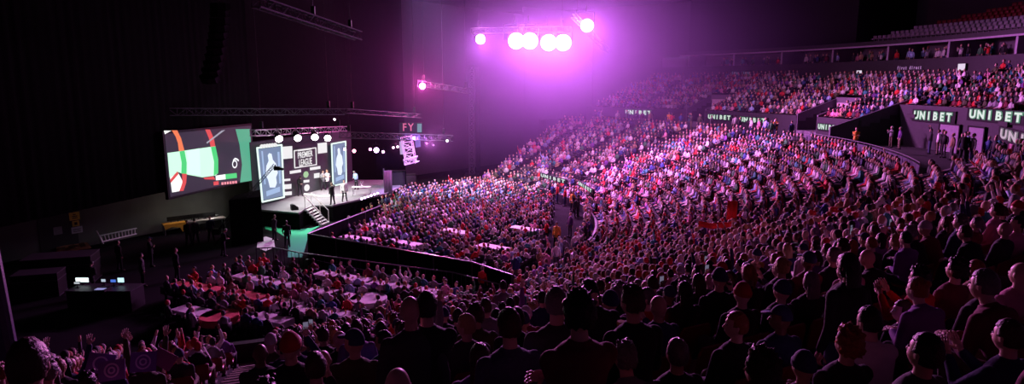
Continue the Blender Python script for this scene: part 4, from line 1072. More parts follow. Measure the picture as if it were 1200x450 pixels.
for k, (px, py, w_, h_, lab) in enumerate(((466, 232, 1.6, 2.6, 'dark equipment tower behind the far stage corner'), (480, 225, 1.3, 1.8, 'lower dark equipment rack beside the equipment tower'))):
    p = at_z(px, py); o = empty('equipment_rack', p, .3); tag(o, lab, 'rack'); bm = bmesh.new(); box(bm, (0, 0, h_ / 2), (w_, 1.0, h_)); mesh_obj('body', bm, M_blackm, o)
    bm = bmesh.new(); box(bm, (0, -.52, h_ / 2), (w_ * .85, .04, h_ * .9)); mesh_obj('front_panel', bm, M_fascia, o)
# camera jib
jb = empty('camera_jib', at_y(262, 275, 42.5)); tag(jb, 'long camera crane reaching up across the portrait panel', 'camera crane')
p0, p1, pb = at_y(262, 262, 42.0), at_y(322, 193, 42.8), at_y(250, 275, 42.0)
bm = bmesh.new(); truss(bm, p0, p1, .16, .022, .5); child(mesh_obj('boom', bm, M_dalu), jb)
bm = bmesh.new(); box(bm, p1 + Vector((.15, 0, -.25)), (.4, .25, .25)); tube(bm, p1, p1 + Vector((.1, 0, -.3)), .04); tube(bm, p1 + Vector((.3, -.1, -.25)), p1 + Vector((.6, -.2, -.28)), .09); child(mesh_obj('camera_head', bm, M_blackm), jb)
g = Vector((p0.x, p0.y, 0)); bm = bmesh.new(); tube(bm, g + Vector((0, 0, .1)), p0, .07)
for k in range(3): a = k * 2.1; tube(bm, g + Vector((0, 0, .7)), g + Vector((math.cos(a) * .8, math.sin(a) * .8, .03)), .04)
child(mesh_obj('tripod', bm, M_blackm), jb)
bm = bmesh.new(); d = (p0 - p1).normalized(); box(bm, p0 + d * .7, (.45, .35, .4)); tube(bm, p0, p0 + d * .7, .05); child(mesh_obj('counterweight', bm, M_blackm), jb)

# ------------------------------------------------------------------ fences
def fence(name, pts, lab, h=1.1, cloth=True, bars=False, grp=None):
    o = empty(name, pts[0]); tag(o, lab, 'barrier', grp); 
    for a, b in zip(pts, pts[1:]):
        L = (b - a).length; n = max(1, int(L / 2.0)); up = Vector((0, 0, h)); bm = bmesh.new()
        tube(bm, a + up, b + up, .035, seg=6); child(mesh_obj('top_rail', bm, M_steel), o)
        if bars:
            bm = bmesh.new(); m = int(L / .3)
            tube(bm, a + Vector((0, 0, .12)), b + Vector((0, 0, .12)), .02, seg=6)
            for k in range(m): q = a.lerp(b, k / m); tube(bm, q + Vector((0, 0, .12)), q + up, .012, seg=4)
            child(mesh_obj('bars', bm, M_dalu), o)
        for k in range(n + 1):
            if a is not pts[0] and k == 0: continue
            q = a.lerp(b, k / n); bm = bmesh.new(); tube(bm, q, q + up, .03, seg=6); box(bm, q + Vector((0, 0, .01)), (.3, .3, .02)); child(mesh_obj('post', bm, M_dalu), o)
        if cloth:
            P = Pl((a.x, a.y), (b.x, b.y)); d = drape('cloth', P, 0, L, .03, h - .05, .03, .15, off=-.05 if a.x < b.x else .05); child(d, o)
zf = lambda x, y: (350 + x / 3.0, 190 + y / 3.0)
fa = [at_z(*q, 1.6) for q in ((446, 241), (360.5, 274), (466, 292), (553, 307), (600, 322))]
for p in fa: p.z = 0
fence('crowd_barrier', fa, 'black-draped barrier fencing the floor crowd from the stage walkway', 1.6)
fb = [at_z(*q, 1.1) for q in ((300, 291), (320, 290), (350, 296), (450, 309), (530, 319), (585, 333))]
for p in fb: p.z = 0
fence('barred_railing', fb, 'black barred railing between the pit tables and the gangway', 1.1, False, True)
# cross aisle / balcony railing
for nm, r, a0, a1, z, lab in (('glass_railing', 42.4, R(-24), R(3.8), 5.8, 'long railing along the cross-aisle below the balcony signs'),):
    o = empty(nm, polar(r, (a0 + a1) / 2) + Vector((0, 0, z))); tag(o, lab, 'railing')
    n = 20; up = Vector((0, 0, 1.0))
    for k in range(n):
        p, q = polar(r, a0 + (a1 - a0) * k / n) + Vector((0, 0, z)), polar(r, a0 + (a1 - a0) * (k + 1) / n) + Vector((0, 0, z))
        bm = bmesh.new(); tube(bm, p + up, q + up, .03, seg=6); child(mesh_obj('top_rail', bm, M_steel), o)
        bm = bmesh.new(); tube(bm, p, p + up, .025, seg=6); child(mesh_obj('post', bm, M_steel), o)
        P = Pl((p.x, p.y), (q.x, q.y)); bm = bmesh.new(); box(bm, ((q - p).length / 2, 0, z + .47), ((q - p).length - .08, .02, .8), Matrix.Translation(P.a) @ P.m); child(mesh_obj('panel', bm, mat('railing_panel', (.12, .11, .16), .3)), o)

# ------------------------------------------------------------------ signs round the bowl
g_rim = emi('sign_green', (.10, .42, .22), .55); g_wht = emi('sign_white', (.75, .9, .8), .9)
def ring_plane(r, px, py=None, face=True):
    """tangent plane of the ring where picture column px meets it"""
    p = ring_hit(px, r); a = theta(p); rad = Vector((math.cos(a), math.sin(a), 0)); tan = Vector((-math.sin(a), math.cos(a), 0))
    # seen from inside, left-to-right runs with falling theta
    u = -tan; P = Pl((p.x, p.y), (p.x + u.x, p.y + u.y)); P.n = -rad
    P.m = Matrix(((P.u.x, P.n.x, 0, 0), (P.u.y, P.n.y, 0, 0), (0, 0, 1, 0), (0, 0, 0, 1))); return P
def sign(text, px, py, wpx, hpx, r, lab, board=True, m1=None, m2=None, cat='sign', sq=None, group=None):
    P = ring_plane(r, px); u, z = P.uv(px, py); c = P.pt(u, z)
    uL, _ = P.uv(px - wpx / 2, py); uR, _ = P.uv(px + wpx / 2, py); w = abs(uR - uL)
    h = hpx * (c - EYE).dot(Vector((0, math.cos(PITCH), -math.sin(PITCH)))) / F
    o = empty('led_sign', c); tag(o, lab, cat, group)
    Mo = Matrix.Translation(c) @ P.m
    if board:
        bm = bmesh.new(); box(bm, (0, -.03, 0), (w * 1.1, .08, h * 1.45), Mo); child(mesh_obj('board', bm, M_blackm), o)
    sx = w / (len(text) * .60)
    n = len(text)
    Mt = Matrix(((P.u.x, 0, P.n.x, 0), (P.u.y, 0, P.n.y, 0), (0, 1, 0, 0), (0, 0, 0, 1)))
    for k, ch in enumerate(text):
        if ch == ' ': continue
        x = (k + .5) / n * w - w / 2
        if m1 is not None:
            l = link(bpy.data.objects.new('letter_glow', text_mesh(ch, 1, m1, .01, .11))); l.parent = o; l.matrix_parent_inverse = Matrix.Translation(o.location).inverted()
            l.matrix_basis = Matrix.Translation(c + P.u * x + P.n * .04) @ Mt @ Matrix.Diagonal((w / n * 1.15, h * 1.25, .5, 1))
        l = link(bpy.data.objects.new('letter', text_mesh(ch, 1, m2 or g_wht, .012, .035))); l.parent = o; l.matrix_parent_inverse = Matrix.Translation(o.location).inverted()
        l.matrix_basis = Matrix.Translation(c + P.u * x + P.n * .07) @ Mt @ Matrix.Diagonal((w / n * 1.15, h * 1.25, .5, 1))
    return o
sign('UNIBET', 1093, 136.5, 46, 10, 49.9, 'green-glowing letters sign on the balcony front, next to the dark flank wall', m1=g_rim)
sign('UNIBET', 1166, 136, 64, 11, 49.9, 'widest green-glowing letters sign on the balcony front', m1=g_rim)
sign('UNIBET', 1206, 166, 78, 13, 46.0, 'cut-off letters sign on the low wall under the balcony', m1=emi('sign_dim', (.22, .26, .24), .4), m2=emi('sign_pinkwhite', (.7, .55, .66), .7))
sign('UNIBET', 748, 132, 31, 5, 46.7, 'green-white letters sign at the far end of the fascia, beyond the first portal', m1=g_rim)
sign('UNIBET', 843, 137.5, 27, 5, 46.7, 'green-white letters sign on the fascia right after the far portal', m1=g_rim)
sign('UNIBET', 882, 141, 31, 5.5, 46.7, 'green-white letters sign in the middle of the fascia', m1=g_rim)
sign('UNIBET', 971, 149.5, 25, 6, 46.7, 'green-white letters sign by the pink-lit portal', m1=g_rim)
sign('UNIBET', 648, 209, 29, 4, 25.1, 'small white letters sign low on the wall behind the floor crowd', m1=emi('sign_low', (.15, .3, .28), .4))
sign('UNIBET', 686, 219, 16, 4, 25.1, 'short white letters sign low on the wall beside the stewards', m1=emi('sign_low', (.15, .3, .28), .4))
pv = emi('sign_violet', (.55, .25, .62), .8)
sign('first direct', 1066, 79.5, 29, 4.5, 59.6, 'violet lettering on the suite front below the suites', board=False, m2=pv)
sign('first direct', 869, 85.5, 23, 4, 59.6, 'dim violet lettering board on the darker stretch of the suite front', m2=emi('sign_violet2', (.2, .15, .35), .6))
sign('first direct', 795, 67.5, 30, 3, 59.6, 'faint violet lettering high above the farthest stand', board=False, m2=emi('sign_violet3', (.2, .12, .35), .5))
for px, py, w, h, lab in ((1127, 78.5, 8, 6, 'small white glowing notice on the suite front, the brighter one'), (1007, 85, 6, 4, 'tiny white glowing notice on the suite front, farther one')):
    P = ring_plane(59.6, px); u, z = P.uv(px, py); c = P.pt(u, z); o = empty('notice_light', c); tag(o, lab, 'sign'); d = c.length
    bm = bmesh.new(); box(bm, (0, -.02, 0), (w * d / F * 1.1, .08, h * d / F * 1.1), Matrix.Translation(c) @ P.m); child(mesh_obj('housing', bm, M_blackm), o)
    bm = bmesh.new(); box(bm, (0, .03, 0), (w * d / F, .02, h * d / F), Matrix.Translation(c) @ P.m); child(mesh_obj('face_panel', bm, emi('notice_white', (.75, .65, .8), 1.0)), o)
# lit doorways behind the balcony aisle, light put into pale leaf colour
for k, (px, w) in enumerate(((1112, 2.2), (1144, 1.7))):
    P = ring_plane(49.95, px); u, z = P.uv(px, 162); c = P.pt(u, 5.8); o = empty('door_%d' % (k + 1), c); tag(o, kind='structure')
    bm = bmesh.new(); box(bm, (0, .02, 1.0), (w, .06, 1.9), Matrix.Translation(c) @ P.m); child(mesh_obj('door_leaf', bm, mat('door_lit_tone', (.22, .18, .25), .6)), o)
    bm = bmesh.new(); box(bm, (0, .04, 2.0), (w + .2, .1, .1), Matrix.Translation(c) @ P.m); box(bm, (-w / 2 - .05, .04, 1), (.1, .1, 2), Matrix.Translation(c) @ P.m); box(bm, (w / 2 + .05, .04, 1), (.1, .1, 2), Matrix.Translation(c) @ P.m); child(mesh_obj('door_frame', bm, M_blackm), o)

# ------------------------------------------------------------------ rigging and lamps
def truss_obj(name, a, b, lab, w=.4, r=.03, m=M_alu, bay=.6, hang=None, cat='truss'):
    o = empty(name, a.lerp(b, .5)); tag(o, lab, cat)
    bm = bmesh.new(); truss(bm, a, b, w, r, bay); child(mesh_obj('truss_frame', bm, m), o)
    for t in ((.08, .92) if hang is None else hang):
        p = a.lerp(b, t); bm = bmesh.new(); tube(bm, p + Vector((0, 0, w / 2)), Vector((p.x, p.y, 24.0)), .012, seg=5, caps=False); child(mesh_obj('hanging_cable', bm, M_blackm), o)
        bm = bmesh.new(); box(bm, p + Vector((0, 0, w / 2 + .35)), (.22, .22, .5)); child(mesh_obj('chain_hoist', bm, M_blackm), o)
    return o
truss_obj('stage_truss', at_y(296, 156, 45.5), at_y(404, 151, 58), 'bright white lighting truss running above the logo wall', .42, .04)
truss_obj('ceiling_truss', at_y(120, 131, 38), at_y(402, 131, 52), 'dark truss crossing above the video screen', .45, .03, M_dalu)
truss_obj('side_truss', at_y(398, 158, 54), at_y(530, 162, 58), 'dark truss carrying coloured lamps beyond the stage', .5, .03, M_dalu)
truss_obj('high_truss', at_y(492, 98, 60), at_y(550, 107, 66), 'short sloping truss behind the lone pink lamp', .5, .035, M_dalu)
truss_obj('upper_stage_truss', at_y(405, 130, 52), at_y(492, 136, 60), 'thin dark truss above the hanging screen cluster', .35, .025, M_dalu)
truss_obj('catwalk', at_y(300, 2, 36), at_y(420, 42, 46), 'pale catwalk beam slanting under the roof', .55, .05, mat('catwalk_paint', (.12, .1, .13), .8, spec=.1), hang=(.1, .5, .9))
truss_obj('lamp_truss', at_y(552, 36, 62), at_y(668, 34, 62), 'truss holding the great magenta lamps', .5, .03, M_blackm)
truss_obj('end_lamp_truss', at_y(672, 18, 60), at_y(712, 60, 64), 'short truss beside the highest magenta lamp', .4, .03, M_dalu, hang=(.1,))
# the tower
tw = at_z(553, 205); o = empty('truss_tower', tw); tag(o, 'tall slender truss tower rising behind the floor crowd', 'tower')
tt = at_y(553, 76, tw.y); bm = bmesh.new(); truss(bm, tw, tt, .6, .06, .7); child(mesh_obj('mast', bm, M_dalu), o)
bm = bmesh.new(); box(bm, tw + Vector((0, 0, .08)), (1.6, 1.6, .16)); child(mesh_obj('base_plate', bm, M_blackm), o)
bm = bmesh.new(); box(bm, (tw.x + .75, tw.y + .4, tt.z / 2), (.5, .1, tt.z - .4)); child(mesh_obj('cable_cloth', bm, M_black), o)
def lamp(p, aim, size, m, lab, group=None, name='stage_lamp', up=None, sub=2, cat='lamp'):
    """yoke-hung lamp: housing, lens, yoke; origin at the lens"""
    d = (aim - p).normalized(); o = empty(name, p); tag(o, lab, cat, group)
    bm = bmesh.new(); tube(bm, p - d * size * 1.6, p - d * size * .05, size * .45, size * .62, seg=14); child(mesh_obj('housing', bm, M_blackm, smooth=False), o)
    bm = bmesh.new(); tube(bm, p - d * size * .1, p + d * size * .02, size * .54, size * .54, seg=18); child(mesh_obj('lens', bm, m), o)
    bm = bmesh.new(); s = d.cross(Vector((0, 0, 1))).normalized() * size * .75; c = p - d * size * .8; top = c + Vector((0, 0, size * 1.1))
    for q in (-1, 1): tube(bm, c + s * q, c + s * q + Vector((0, 0, size * 1.1)), size * .05, seg=5)
    tube(bm, top - s, top + s, size * .05, seg=5); tube(bm, top, top + Vector((0, 0, size * .6)), size * .05, seg=5); child(mesh_obj('yoke', bm, M_blackm), o)
    return o
def spot(p, aim, power, col, ang=60, blend=.6, rad=.15, name='spot'):
    l = bpy.data.lights.new(name, 'SPOT'); l.energy = power; l.color = col; l.spot_size = R(ang); l.spot_blend = blend; l.shadow_soft_size = rad
    o = bpy.data.objects.new(name, l); COL.objects.link(o); o.location = p; o.rotation_euler = (aim - p).to_track_quat('-Z', 'Y').to_euler(); return o
def point(p, power, col, rad=.2, name='lamp_light'):
    l = bpy.data.lights.new(name, 'POINT'); l.energy = power; l.color = col; l.shadow_soft_size = rad
    o = bpy.data.objects.new(name, l); COL.objects.link(o); o.location = p; return o
BIG = [((563, 46), 62, .8, 'magenta lamp next to the truss tower, smallest of the high four', .45), ((605, 48), 62, 1.35, 'great magenta lamp, first of the blazing middle four counted from the truss tower', .5), ((621, 48), 62, 1.35, 'great magenta lamp, second of the blazing middle four counted from the truss tower', .5), ((643, 50), 62, 1.35, 'great magenta lamp, third of the blazing middle four counted from the truss tower', .5), ((660, 50), 62, 1.35, 'great magenta lamp, last of the blazing middle four counted from the truss tower', .5), ((688, 30), 61, 1.05, 'magenta lamp hanging highest, apart from the blazing middle four', .6)]  # middle pair of lamps doubled and enlarged to draw their wide glare
MG = (.9, .21, .95)
for (px, py), y, sz, lab, pw in BIG:
    p = at_y(px, py, y); aim = Vector((14, 30, 3)) if px > 600 else Vector((6, 20, 4))
    lamp(p, EYE.lerp(Vector((20, 30, 3)), .4), sz, emi('big_lens_%d' % px, (1, .72, 1), 30), lab, 'magenta lamps over the crowd')
    d = (EYE - p).normalized(); q = p + d * (.35 + sz * .2); spot(q, Vector((17, 33, 0)), 20500 * pw, MG, 138, .5, .3, 'magenta_lamp'); point(q, 3600 * pw, (1, .36, .95), .35, 'lamp_spill')
p = at_y(495, 101, 60); lamp(p, Vector((0, 20, 4)), .5, emi('pink_lens', (1, .5, .9), 25), 'lone hot-pink lamp above the far end of the stage'); point(p + (EYE - p).normalized() * .45, 4200, (1, .08, .4), .2, 'pink_lamp')
# stage lamps on the bright truss
for k, (px, py, y) in enumerate(((327, 163, 47.5), (349, 162, 49.5), (369, 161, 52), (384, 162, 54))):
    p = at_y(px, py, y); lamp(p, Vector((-9, 36, 0)), .5, emi('white_lens', (1, .97, .92), 14), 'white spotlight under the bright truss shining on the stage', 'white spotlights under the bright truss')
    spot(p + Vector((.15, -.1, -.1)), Vector((-15.2, 48.5 + k * 2.4, 1.5)), 2600, (1, .96, .92), 85, .7, .15, 'stage_spot')
# washes on the logo wall
point(at_y(352, 188, 45), 260, (1, .98, 1), .5, 'wall_wash')
# coloured lamps of the side truss
for px, py, c_, e, s in ((404, 175, (1, .6, .9), 8, .22), (415, 177, (1, .35, .5), 10, .28), (434, 175, (1, .3, .7), 8, .24), (441, 176, (.65, .45, 1), 16, .42), (449, 178, (1, .5, .8), 8, .22), (461, 173, (1, .4, .7), 6, .2), (466, 172, (1, .45, .8), 6, .2), (485, 162, (.6, .35, 1), 9, .26), (524, 165, (1, .85, .9), 9, .2), (500, 168, (.55, .1, .4), 3, .16), (508, 170, (.5, .15, .6), 3, .16)):
    p = at_y(px, py, 57); lamp(p, Vector((-4, 30, 2)), s, emi('side_lens_%d' % px, c_, e), {404: 'pale pink lamp nearest the portrait panel', 415: 'red-pink lamp under the dark side truss', 434: 'pink lamp just before the violet flood', 441: 'bright violet flood lamp under the side truss', 449: 'small pink lamp just past the violet flood', 461: 'dim pink lamp of a close pair under the side truss', 466: 'second dim pink lamp of the close pair by the cluster', 485: 'violet lamp over the hanging screen cluster', 524: 'lone white-pink lamp at the tip of the side truss', 500: 'faint crimson lamp between cluster and truss tip', 508: 'faint purple lamp between cluster and truss tip'}[px], 'coloured lamps of the side truss')
p = at_y(441, 178, 56.5); spot(p, Vector((-6, 55, 0)), 2500, (.55, .3, 1), 120, .8, .2, 'violet_flood')
p = at_y(485, 166, 56.5); spot(p, Vector((2, 62, 0)), 2500, (.5, .2, 1), 130, .8, .2, 'violet_flood')
spot(at_y(455, 164, 57), Vector((14, 27, 5)), 9000, (1, .22, .42), 62, .8, .3, 'red_fill_light')  # added red boost for the stand, no lamp of its own
point(at_y(486, 163, 56.4), 700, (.45, .15, 1), .2, 'violet_spill')
spot(at_y(556, 44, 61), Vector((-14.8, 48.0, .6)), 5200, (1, .97, .98), 13, .5, .1, 'step_fill_light')  # added white light on the steps, set beside a magenta lamp
spot(at_y(349, 160, 49), Vector((-15.5, 42.5, 0)), 1500, (.9, 1, .95), 45, .7, .1, 'carpet_fill_light')  # added to brighten the green carpet, no own fixture
spot(at_y(500, 167, 56.6), Vector((7, 7, 9)), 20000, (1, .28, .72), 44, .7, .15, 'front_fill_light')  # added fill for rims on the near people, set at a faint lamp
# two little beam lamps by the video screen
for px, py, y, lab in ((161, 142, 38.5, 'tiny white-blue beam lamp over the outer corner of the video screen'), (392, 140, 52, 'tiny white lamp standing up from the bright truss end')):
    lamp(at_y(px, py, y), Vector((-19, 38, 3)), .16, emi('tiny_lens', (.9, .9, 1), 9), lab)
spot(at_y(161.5, 143, 38.3), at_y(182, 190, 38), 60, (.6, .65, 1), 22, .4, .03, 'beam')
# hanging screen cluster
cl = empty('screen_cluster', at_y(482, 170, 59)); tag(cl, 'cluster of small hanging screens with pink lattice under the side truss', 'screen')
def quad_px(pts, y, m, name, par, th=.06):
    bm = bmesh.new(); a = [at_y(px, py, y) for px, py in pts]; f = [bm.verts.new(v) for v in a]; b = [bm.verts.new(v + Vector((0, th, 0))) for v in a]
    bm.faces.new(f); bm.faces.new(b[::-1])
    for i in range(len(pts)): bm.faces.new((f[i], b[i], b[(i + 1) % len(pts)], f[(i + 1) % len(pts)]))
    bmesh.ops.recalc_face_normals(bm, faces=bm.faces[:]); return child(mesh_obj(name, bm, m), par)
quad_px([(468, 144), (495, 144), (495, 156), (468, 156)], 59, M_blackm, 'screen_body', cl, .25)
quad_px([(489, 145), (494, 145), (494, 155), (489, 155)], 58.96, emi('cl_green', (.1, .4, .32), .6), 'green_panel', cl)
for ch, px in (('F', 474), ('Y', 481.5)):
    l = link(bpy.data.objects.new('letter', text_mesh(ch, 1, emi('cl_pink', (.75, .16, .28), .8), .02, .02))); pp = at_y(px, 149.5, 58.93); l.parent = cl; l.matrix_parent_inverse = Matrix.Translation(cl.location).inverted(); l.matrix_basis = Matrix.Translation(pp) @ UPR @ Matrix.Diagonal((.8, .95, 1, 1))
bm = bmesh.new(); a, b = at_y(476, 160, 59), at_y(482, 192, 59); truss(bm, a, b, .9, .045, .5); child(mesh_obj('pink_lattice', bm, mat('lattice', (.7, .5, .6), .4)), cl)
bm = bmesh.new(); a, b = at_y(474, 190, 58.5), at_y(490, 186, 58.5); truss(bm, a, b, .5, .04, .4); child(mesh_obj('lower_lattice', bm, mat('lattice', (.7, .5, .6), .4)), cl)
quad_px([(486, 160), (492, 159), (493, 172), (487, 173)], 58.9, emi('cl_blue', (.2, .12, .55), .7), 'side_screen', cl, .1)
quad_px([(468, 166), (473, 165), (474, 181), (469, 181)], 58.9, emi('cl_lilac', (.6, .45, .75), .8), 'side_screen', cl, .1)
# line array by the roof
la = empty('line_array', at_y(258, 10, 35)); tag(la, 'long curved hanging loudspeaker array, black against the black drape', 'speaker')
for k in range(11):
    p = at_y(258 - (k * k) * .12, 8 + k * 8.4, 35); bm = bmesh.new(); Mk = Matrix.Translation(p) @ Matrix.Rotation(.06 * k, 4, 'X'); loft(bm, [(0, 0, -.17, .55, .32), (0, 0, .17, .55, .36)], seg=8, M=Mk); child(mesh_obj('speaker_cabinet', bm, M_blackm), la)
bm = bmesh.new(); p = at_y(258, 5, 35); tube(bm, p, Vector((p.x, p.y, 24)), .02, seg=5); child(mesh_obj('hanging_cable', bm, M_blackm), la)

# ------------------------------------------------------------------ backstage corner on the far left
WL = Pl((-36, 28.3), (-21.5, 52.5))
def wall_sheet(name, px, py, w, h, m, lab, cat, extra=None):
    P = WL; u, z = P.uv(px, py); o = empty(name, P.pt(u, z, .17)); tag(o, lab, cat)
    bm = bmesh.new(); box(bm, (u, .19, z), (w, .03, h), Matrix.Translation(P.a) @ P.m); child(mesh_obj('sheet', bm, m), o)
    if extra:
        bm = bmesh.new()
        for (dx, dz, ww, hh) in extra[0]: box(bm, (u + dx * w, .21, z + dz * h), (ww * w, .01, hh * h), Matrix.Translation(P.a) @ P.m)
        child(mesh_obj('printed_symbol', bm, extra[1]), o)
blk = mat('print_black', (.04, .04, .03), .8); yel = mat('notice_yellow', (.75, .62, .08), .7)
wall_sheet('warning_notice', 85.5, 253, .62, .52, yel, 'yellow warning notice, topmost of the wall notices', 'notice', ([(0, 0, .5, .12), (0, .22, .3, .1), (0, -.22, .5, .1)], blk))
wall_sheet('warning_notice', 87, 261.5, .42, .36, yel, 'small yellow notice in the middle of the wall notices', 'notice', ([(0, 0, .4, .5)], blk))
wall_sheet('safety_notice', 88.5, 269, .66, .42, mat('notice_pale', (.55, .6, .6), .7), 'pale notice lowest of the wall notices', 'notice', ([(0, .1, .7, .1), (0, -.2, .7, .1)], blk))
wall_sheet('paper_notice', 66, 270, .5, .5, mat('notice_grey', (.3, .33, .32), .7), 'dim grey paper notice on the doorway side', 'notice')
# dark doorway in the wall
P = WL; u, z = P.uv(66, 262); o = empty('door_3', P.pt(u, 0, .16)); tag(o, kind='structure')
bm = bmesh.new(); box(bm, (u, .17, 1.25), (2.2, .03, 2.5), Matrix.Translation(P.a) @ P.m); child(mesh_obj('door_leaf', bm, mat('door_dark', (.03, .03, .035), .6)), o)
# flattened cardboard / board with pattern leaning at the wall
bd = empty('patterned_board', at_z(82, 289)); tag(bd, 'reddish wooden board with cut-out pattern lying by the wall', 'board')
q = [at_z(*p, .35 if k < 2 else .05) for k, p in enumerate(((66, 290), (100, 281.5), (107, 290), (66, 296)))]
bm = bmesh.new(); a = [bm.verts.new(v) for v in q]; b = [bm.verts.new(v + Vector((0, 0, -.05))) for v in q]; bm.faces.new(a); bm.faces.new(b[::-1])
for i in range(4): bm.faces.new((a[i], b[i], b[(i + 1) % 4], a[(i + 1) % 4]))
child(mesh_obj('board', bm, mat('board_wood', (.42, .18, .1), .7)), bd)
def on_board(px, py):
    n = (q[1] - q[0]).cross(q[2] - q[1]).normalized(); d = ray(px, py); t = (q[0] - EYE).dot(n) / d.dot(n); return EYE + d * t + Vector((0, 0, .012))
for pts in ([(69, 291), (76, 289.5), (77, 292), (70, 293.5)], [(80, 288.5), (86, 286.5), (91, 288), (86, 291.5), (81, 291)], [(92, 285.5), (98, 284), (101, 288.5), (95, 290)]):
    v = [on_board(*p) for p in pts]; bm = bmesh.new(); a = [bm.verts.new(x) for x in v]; b = [bm.verts.new(x + Vector((0, 0, .01))) for x in v]; bm.faces.new(a[::-1]); bm.faces.new(b)
    for i in range(len(v)): bm.faces.new((a[i], a[(i + 1) % len(v)], b[(i + 1) % len(v)], b[i]))
    child(mesh_obj('cut_out', bm, mat('board_dark', (.12, .05, .03), .8)), bd)
# ladder against the wall base
la_, lb_, lc_, ld_ = at_y(116, 276.5, 40.4), at_y(160, 267.5, 43), at_y(118.5, 283.5, 40.0), at_y(160, 274, 42.7)
o = empty('ladder', lc_); tag(o, 'white aluminium ladder lying on its side along the grey wall', 'ladder'); M_lad = mat('ladder_white', (.8, .8, .78), .4)
for a, b in ((la_, lb_), (lc_, ld_)): bm = bmesh.new(); tube(bm, a, b, .045, seg=6); child(mesh_obj('rail', bm, M_lad), o)
for k in range(11): bm = bmesh.new(); t = (k + .5) / 11; tube(bm, la_.lerp(lb_, t), lc_.lerp(ld_, t), .03, seg=6); child(mesh_obj('rung', bm, M_lad), o)
bm = bmesh.new(); a, b = at_y(113, 270.5, 40), at_y(121, 286, 40); tube(bm, a, b, .05, seg=6); child(mesh_obj('foot_bar', bm, M_lad), o)
# production desk with yellow cloth corner and monitors
ds = empty('production_desk', at_z(228, 275)); tag(ds, 'long cluttered production desk with a yellow draped end under the video screen', 'desk')
a, b = at_z(190, 263, .75), at_z(263, 254, .75); dd = (b - a).normalized(); nn = Vector((dd.y, -dd.x, 0)); mm = Matrix(((dd.x, nn.x, 0, a.x), (dd.y, nn.y, 0, a.y), (0, 0, 1, 0), (0, 0, 0, 1))); L = (b - a).length
bm = bmesh.new(); box(bm, (L / 2, 0, .75), (L, .8, .04), mm); child(mesh_obj('desk_top', bm, mat('desk_pale', (.45, .42, .38), .6)), ds)
for u in (.1, L / 2, L - .1):
    for v in (-.35, .35): bm = bmesh.new(); box(bm, (u, v, .365), (.05, .05, .73), mm); child(mesh_obj('leg', bm, M_steel), ds)
bm = bmesh.new(); prism(bm, [(0, .79), (1.6, .79), (1.35, .3), (1.2, .1), (1.05, .45), (.5, .55), (.1, .4)], .03, mm, y0=.4); box(bm, (.75, .1, .785), (1.5, .65, .015), mm); child(mesh_obj('yellow_cloth', bm, mat('cloth_yellow', (.8, .42, .04), .8)), ds)
for k in range(7):
    u = .6 + k * (L - 1) / 7; p = mm @ Vector((u, -.12, .77)); o = empty('monitor', p, math.atan2(dd.y, dd.x)); tag(o, 'small monitor facing the wall on the cluttered production desk', 'monitor', 'monitors on the production desk')
    bm = bmesh.new(); box(bm, (0, 0, .28), (.5, .04, .3)); box(bm, (0, -.03, .28), (.3, .04, .2)); mesh_obj('screen', bm, M_blackm, o); bm = bmesh.new(); box(bm, (0, 0, .01), (.22, .18, .02)); tube(bm, (0, 0, .01), (0, 0, .16), .02); mesh_obj('stand', bm, M_blackm, o)
for k, (px, py) in enumerate(((205, 256), (222, 253), (248, 256), (252, 252))):
    p = at_z(px, py, .78); o = empty('paper_sheet', p, k); tag(o, 'white paper sheet lying on the production desk', 'paper', 'papers on the production desk'); bm = bmesh.new(); box(bm, (0, 0, .006), (.42, .3, .008)); mesh_obj('sheet', bm, mat('paper', (.8, .8, .78), .8), o)
point(mm @ Vector((L * .78, 0, 1.5)), 32, (1, .95, .85), .1, 'desk_light')  # bare point light over the desk, no lamp built
point(mm @ Vector((.9, .5, 1.6)), 8, (1, .85, .6), .1, 'desk_light')
# control position with glowing monitors, on a dark riser
cz = 1.0
c0 = at_z(122, 338, cz); ro = empty('control_riser', Vector((c0.x, c0.y, 0))); tag(ro, 'black control riser in the dark corner carrying the glowing monitors', 'desk')
bm = bmesh.new(); box(bm, (c0.x, c0.y + .1, cz / 2), (3.0, 1.1, cz)); child(mesh_obj('body', bm, M_blackm), ro)
bm = bmesh.new(); box(bm, (c0.x, c0.y + .1, cz + .015), (3.1, 1.2, .03)); child(mesh_obj('desk_top', bm, M_fascia), ro)
for px, py, w, h, c_, e, lab in ((109.5, 322.5, .62, .22, (.75, .9, .9), 1.6, 'brightest wide monitor of the dark control position'), (121.5, 329, .2, .13, (.5, .6, .7), .9, 'small bluish monitor between bright monitor and blue one'), (133, 329.5, .24, .13, (.06, .15, .6), 1.2, 'deep blue monitor on the control riser'), (142, 328.5, .3, .22, (.5, .85, .95), 1.4, 'cyan-white monitor at the outer end of the control riser'), (90.5, 332, .26, .08, (.55, .6, .65), .9, 'thin pale monitor at the inner end of the control riser')):
    p = at_z(px, py, cz + .25); p.y = min(p.y, c0.y + .5); o = empty('control_monitor', Vector((p.x, p.y, cz + .03))); tag(o, lab, 'monitor')
    bm = bmesh.new(); box(bm, (0, 0, .24), (w + .04, .04, h + .04)); mesh_obj('casing', bm, M_blackm, o); bm = bmesh.new(); box(bm, (0, -.025, .24), (w, .01, h)); mesh_obj('screen', bm, emi('mon_%d' % px, c_, e), o)
    bm = bmesh.new(); tube(bm, (0, 0, 0), (0, 0, .15), .02); box(bm, (0, 0, .01), (.18, .14, .02)); mesh_obj('stand', bm, M_blackm, o)
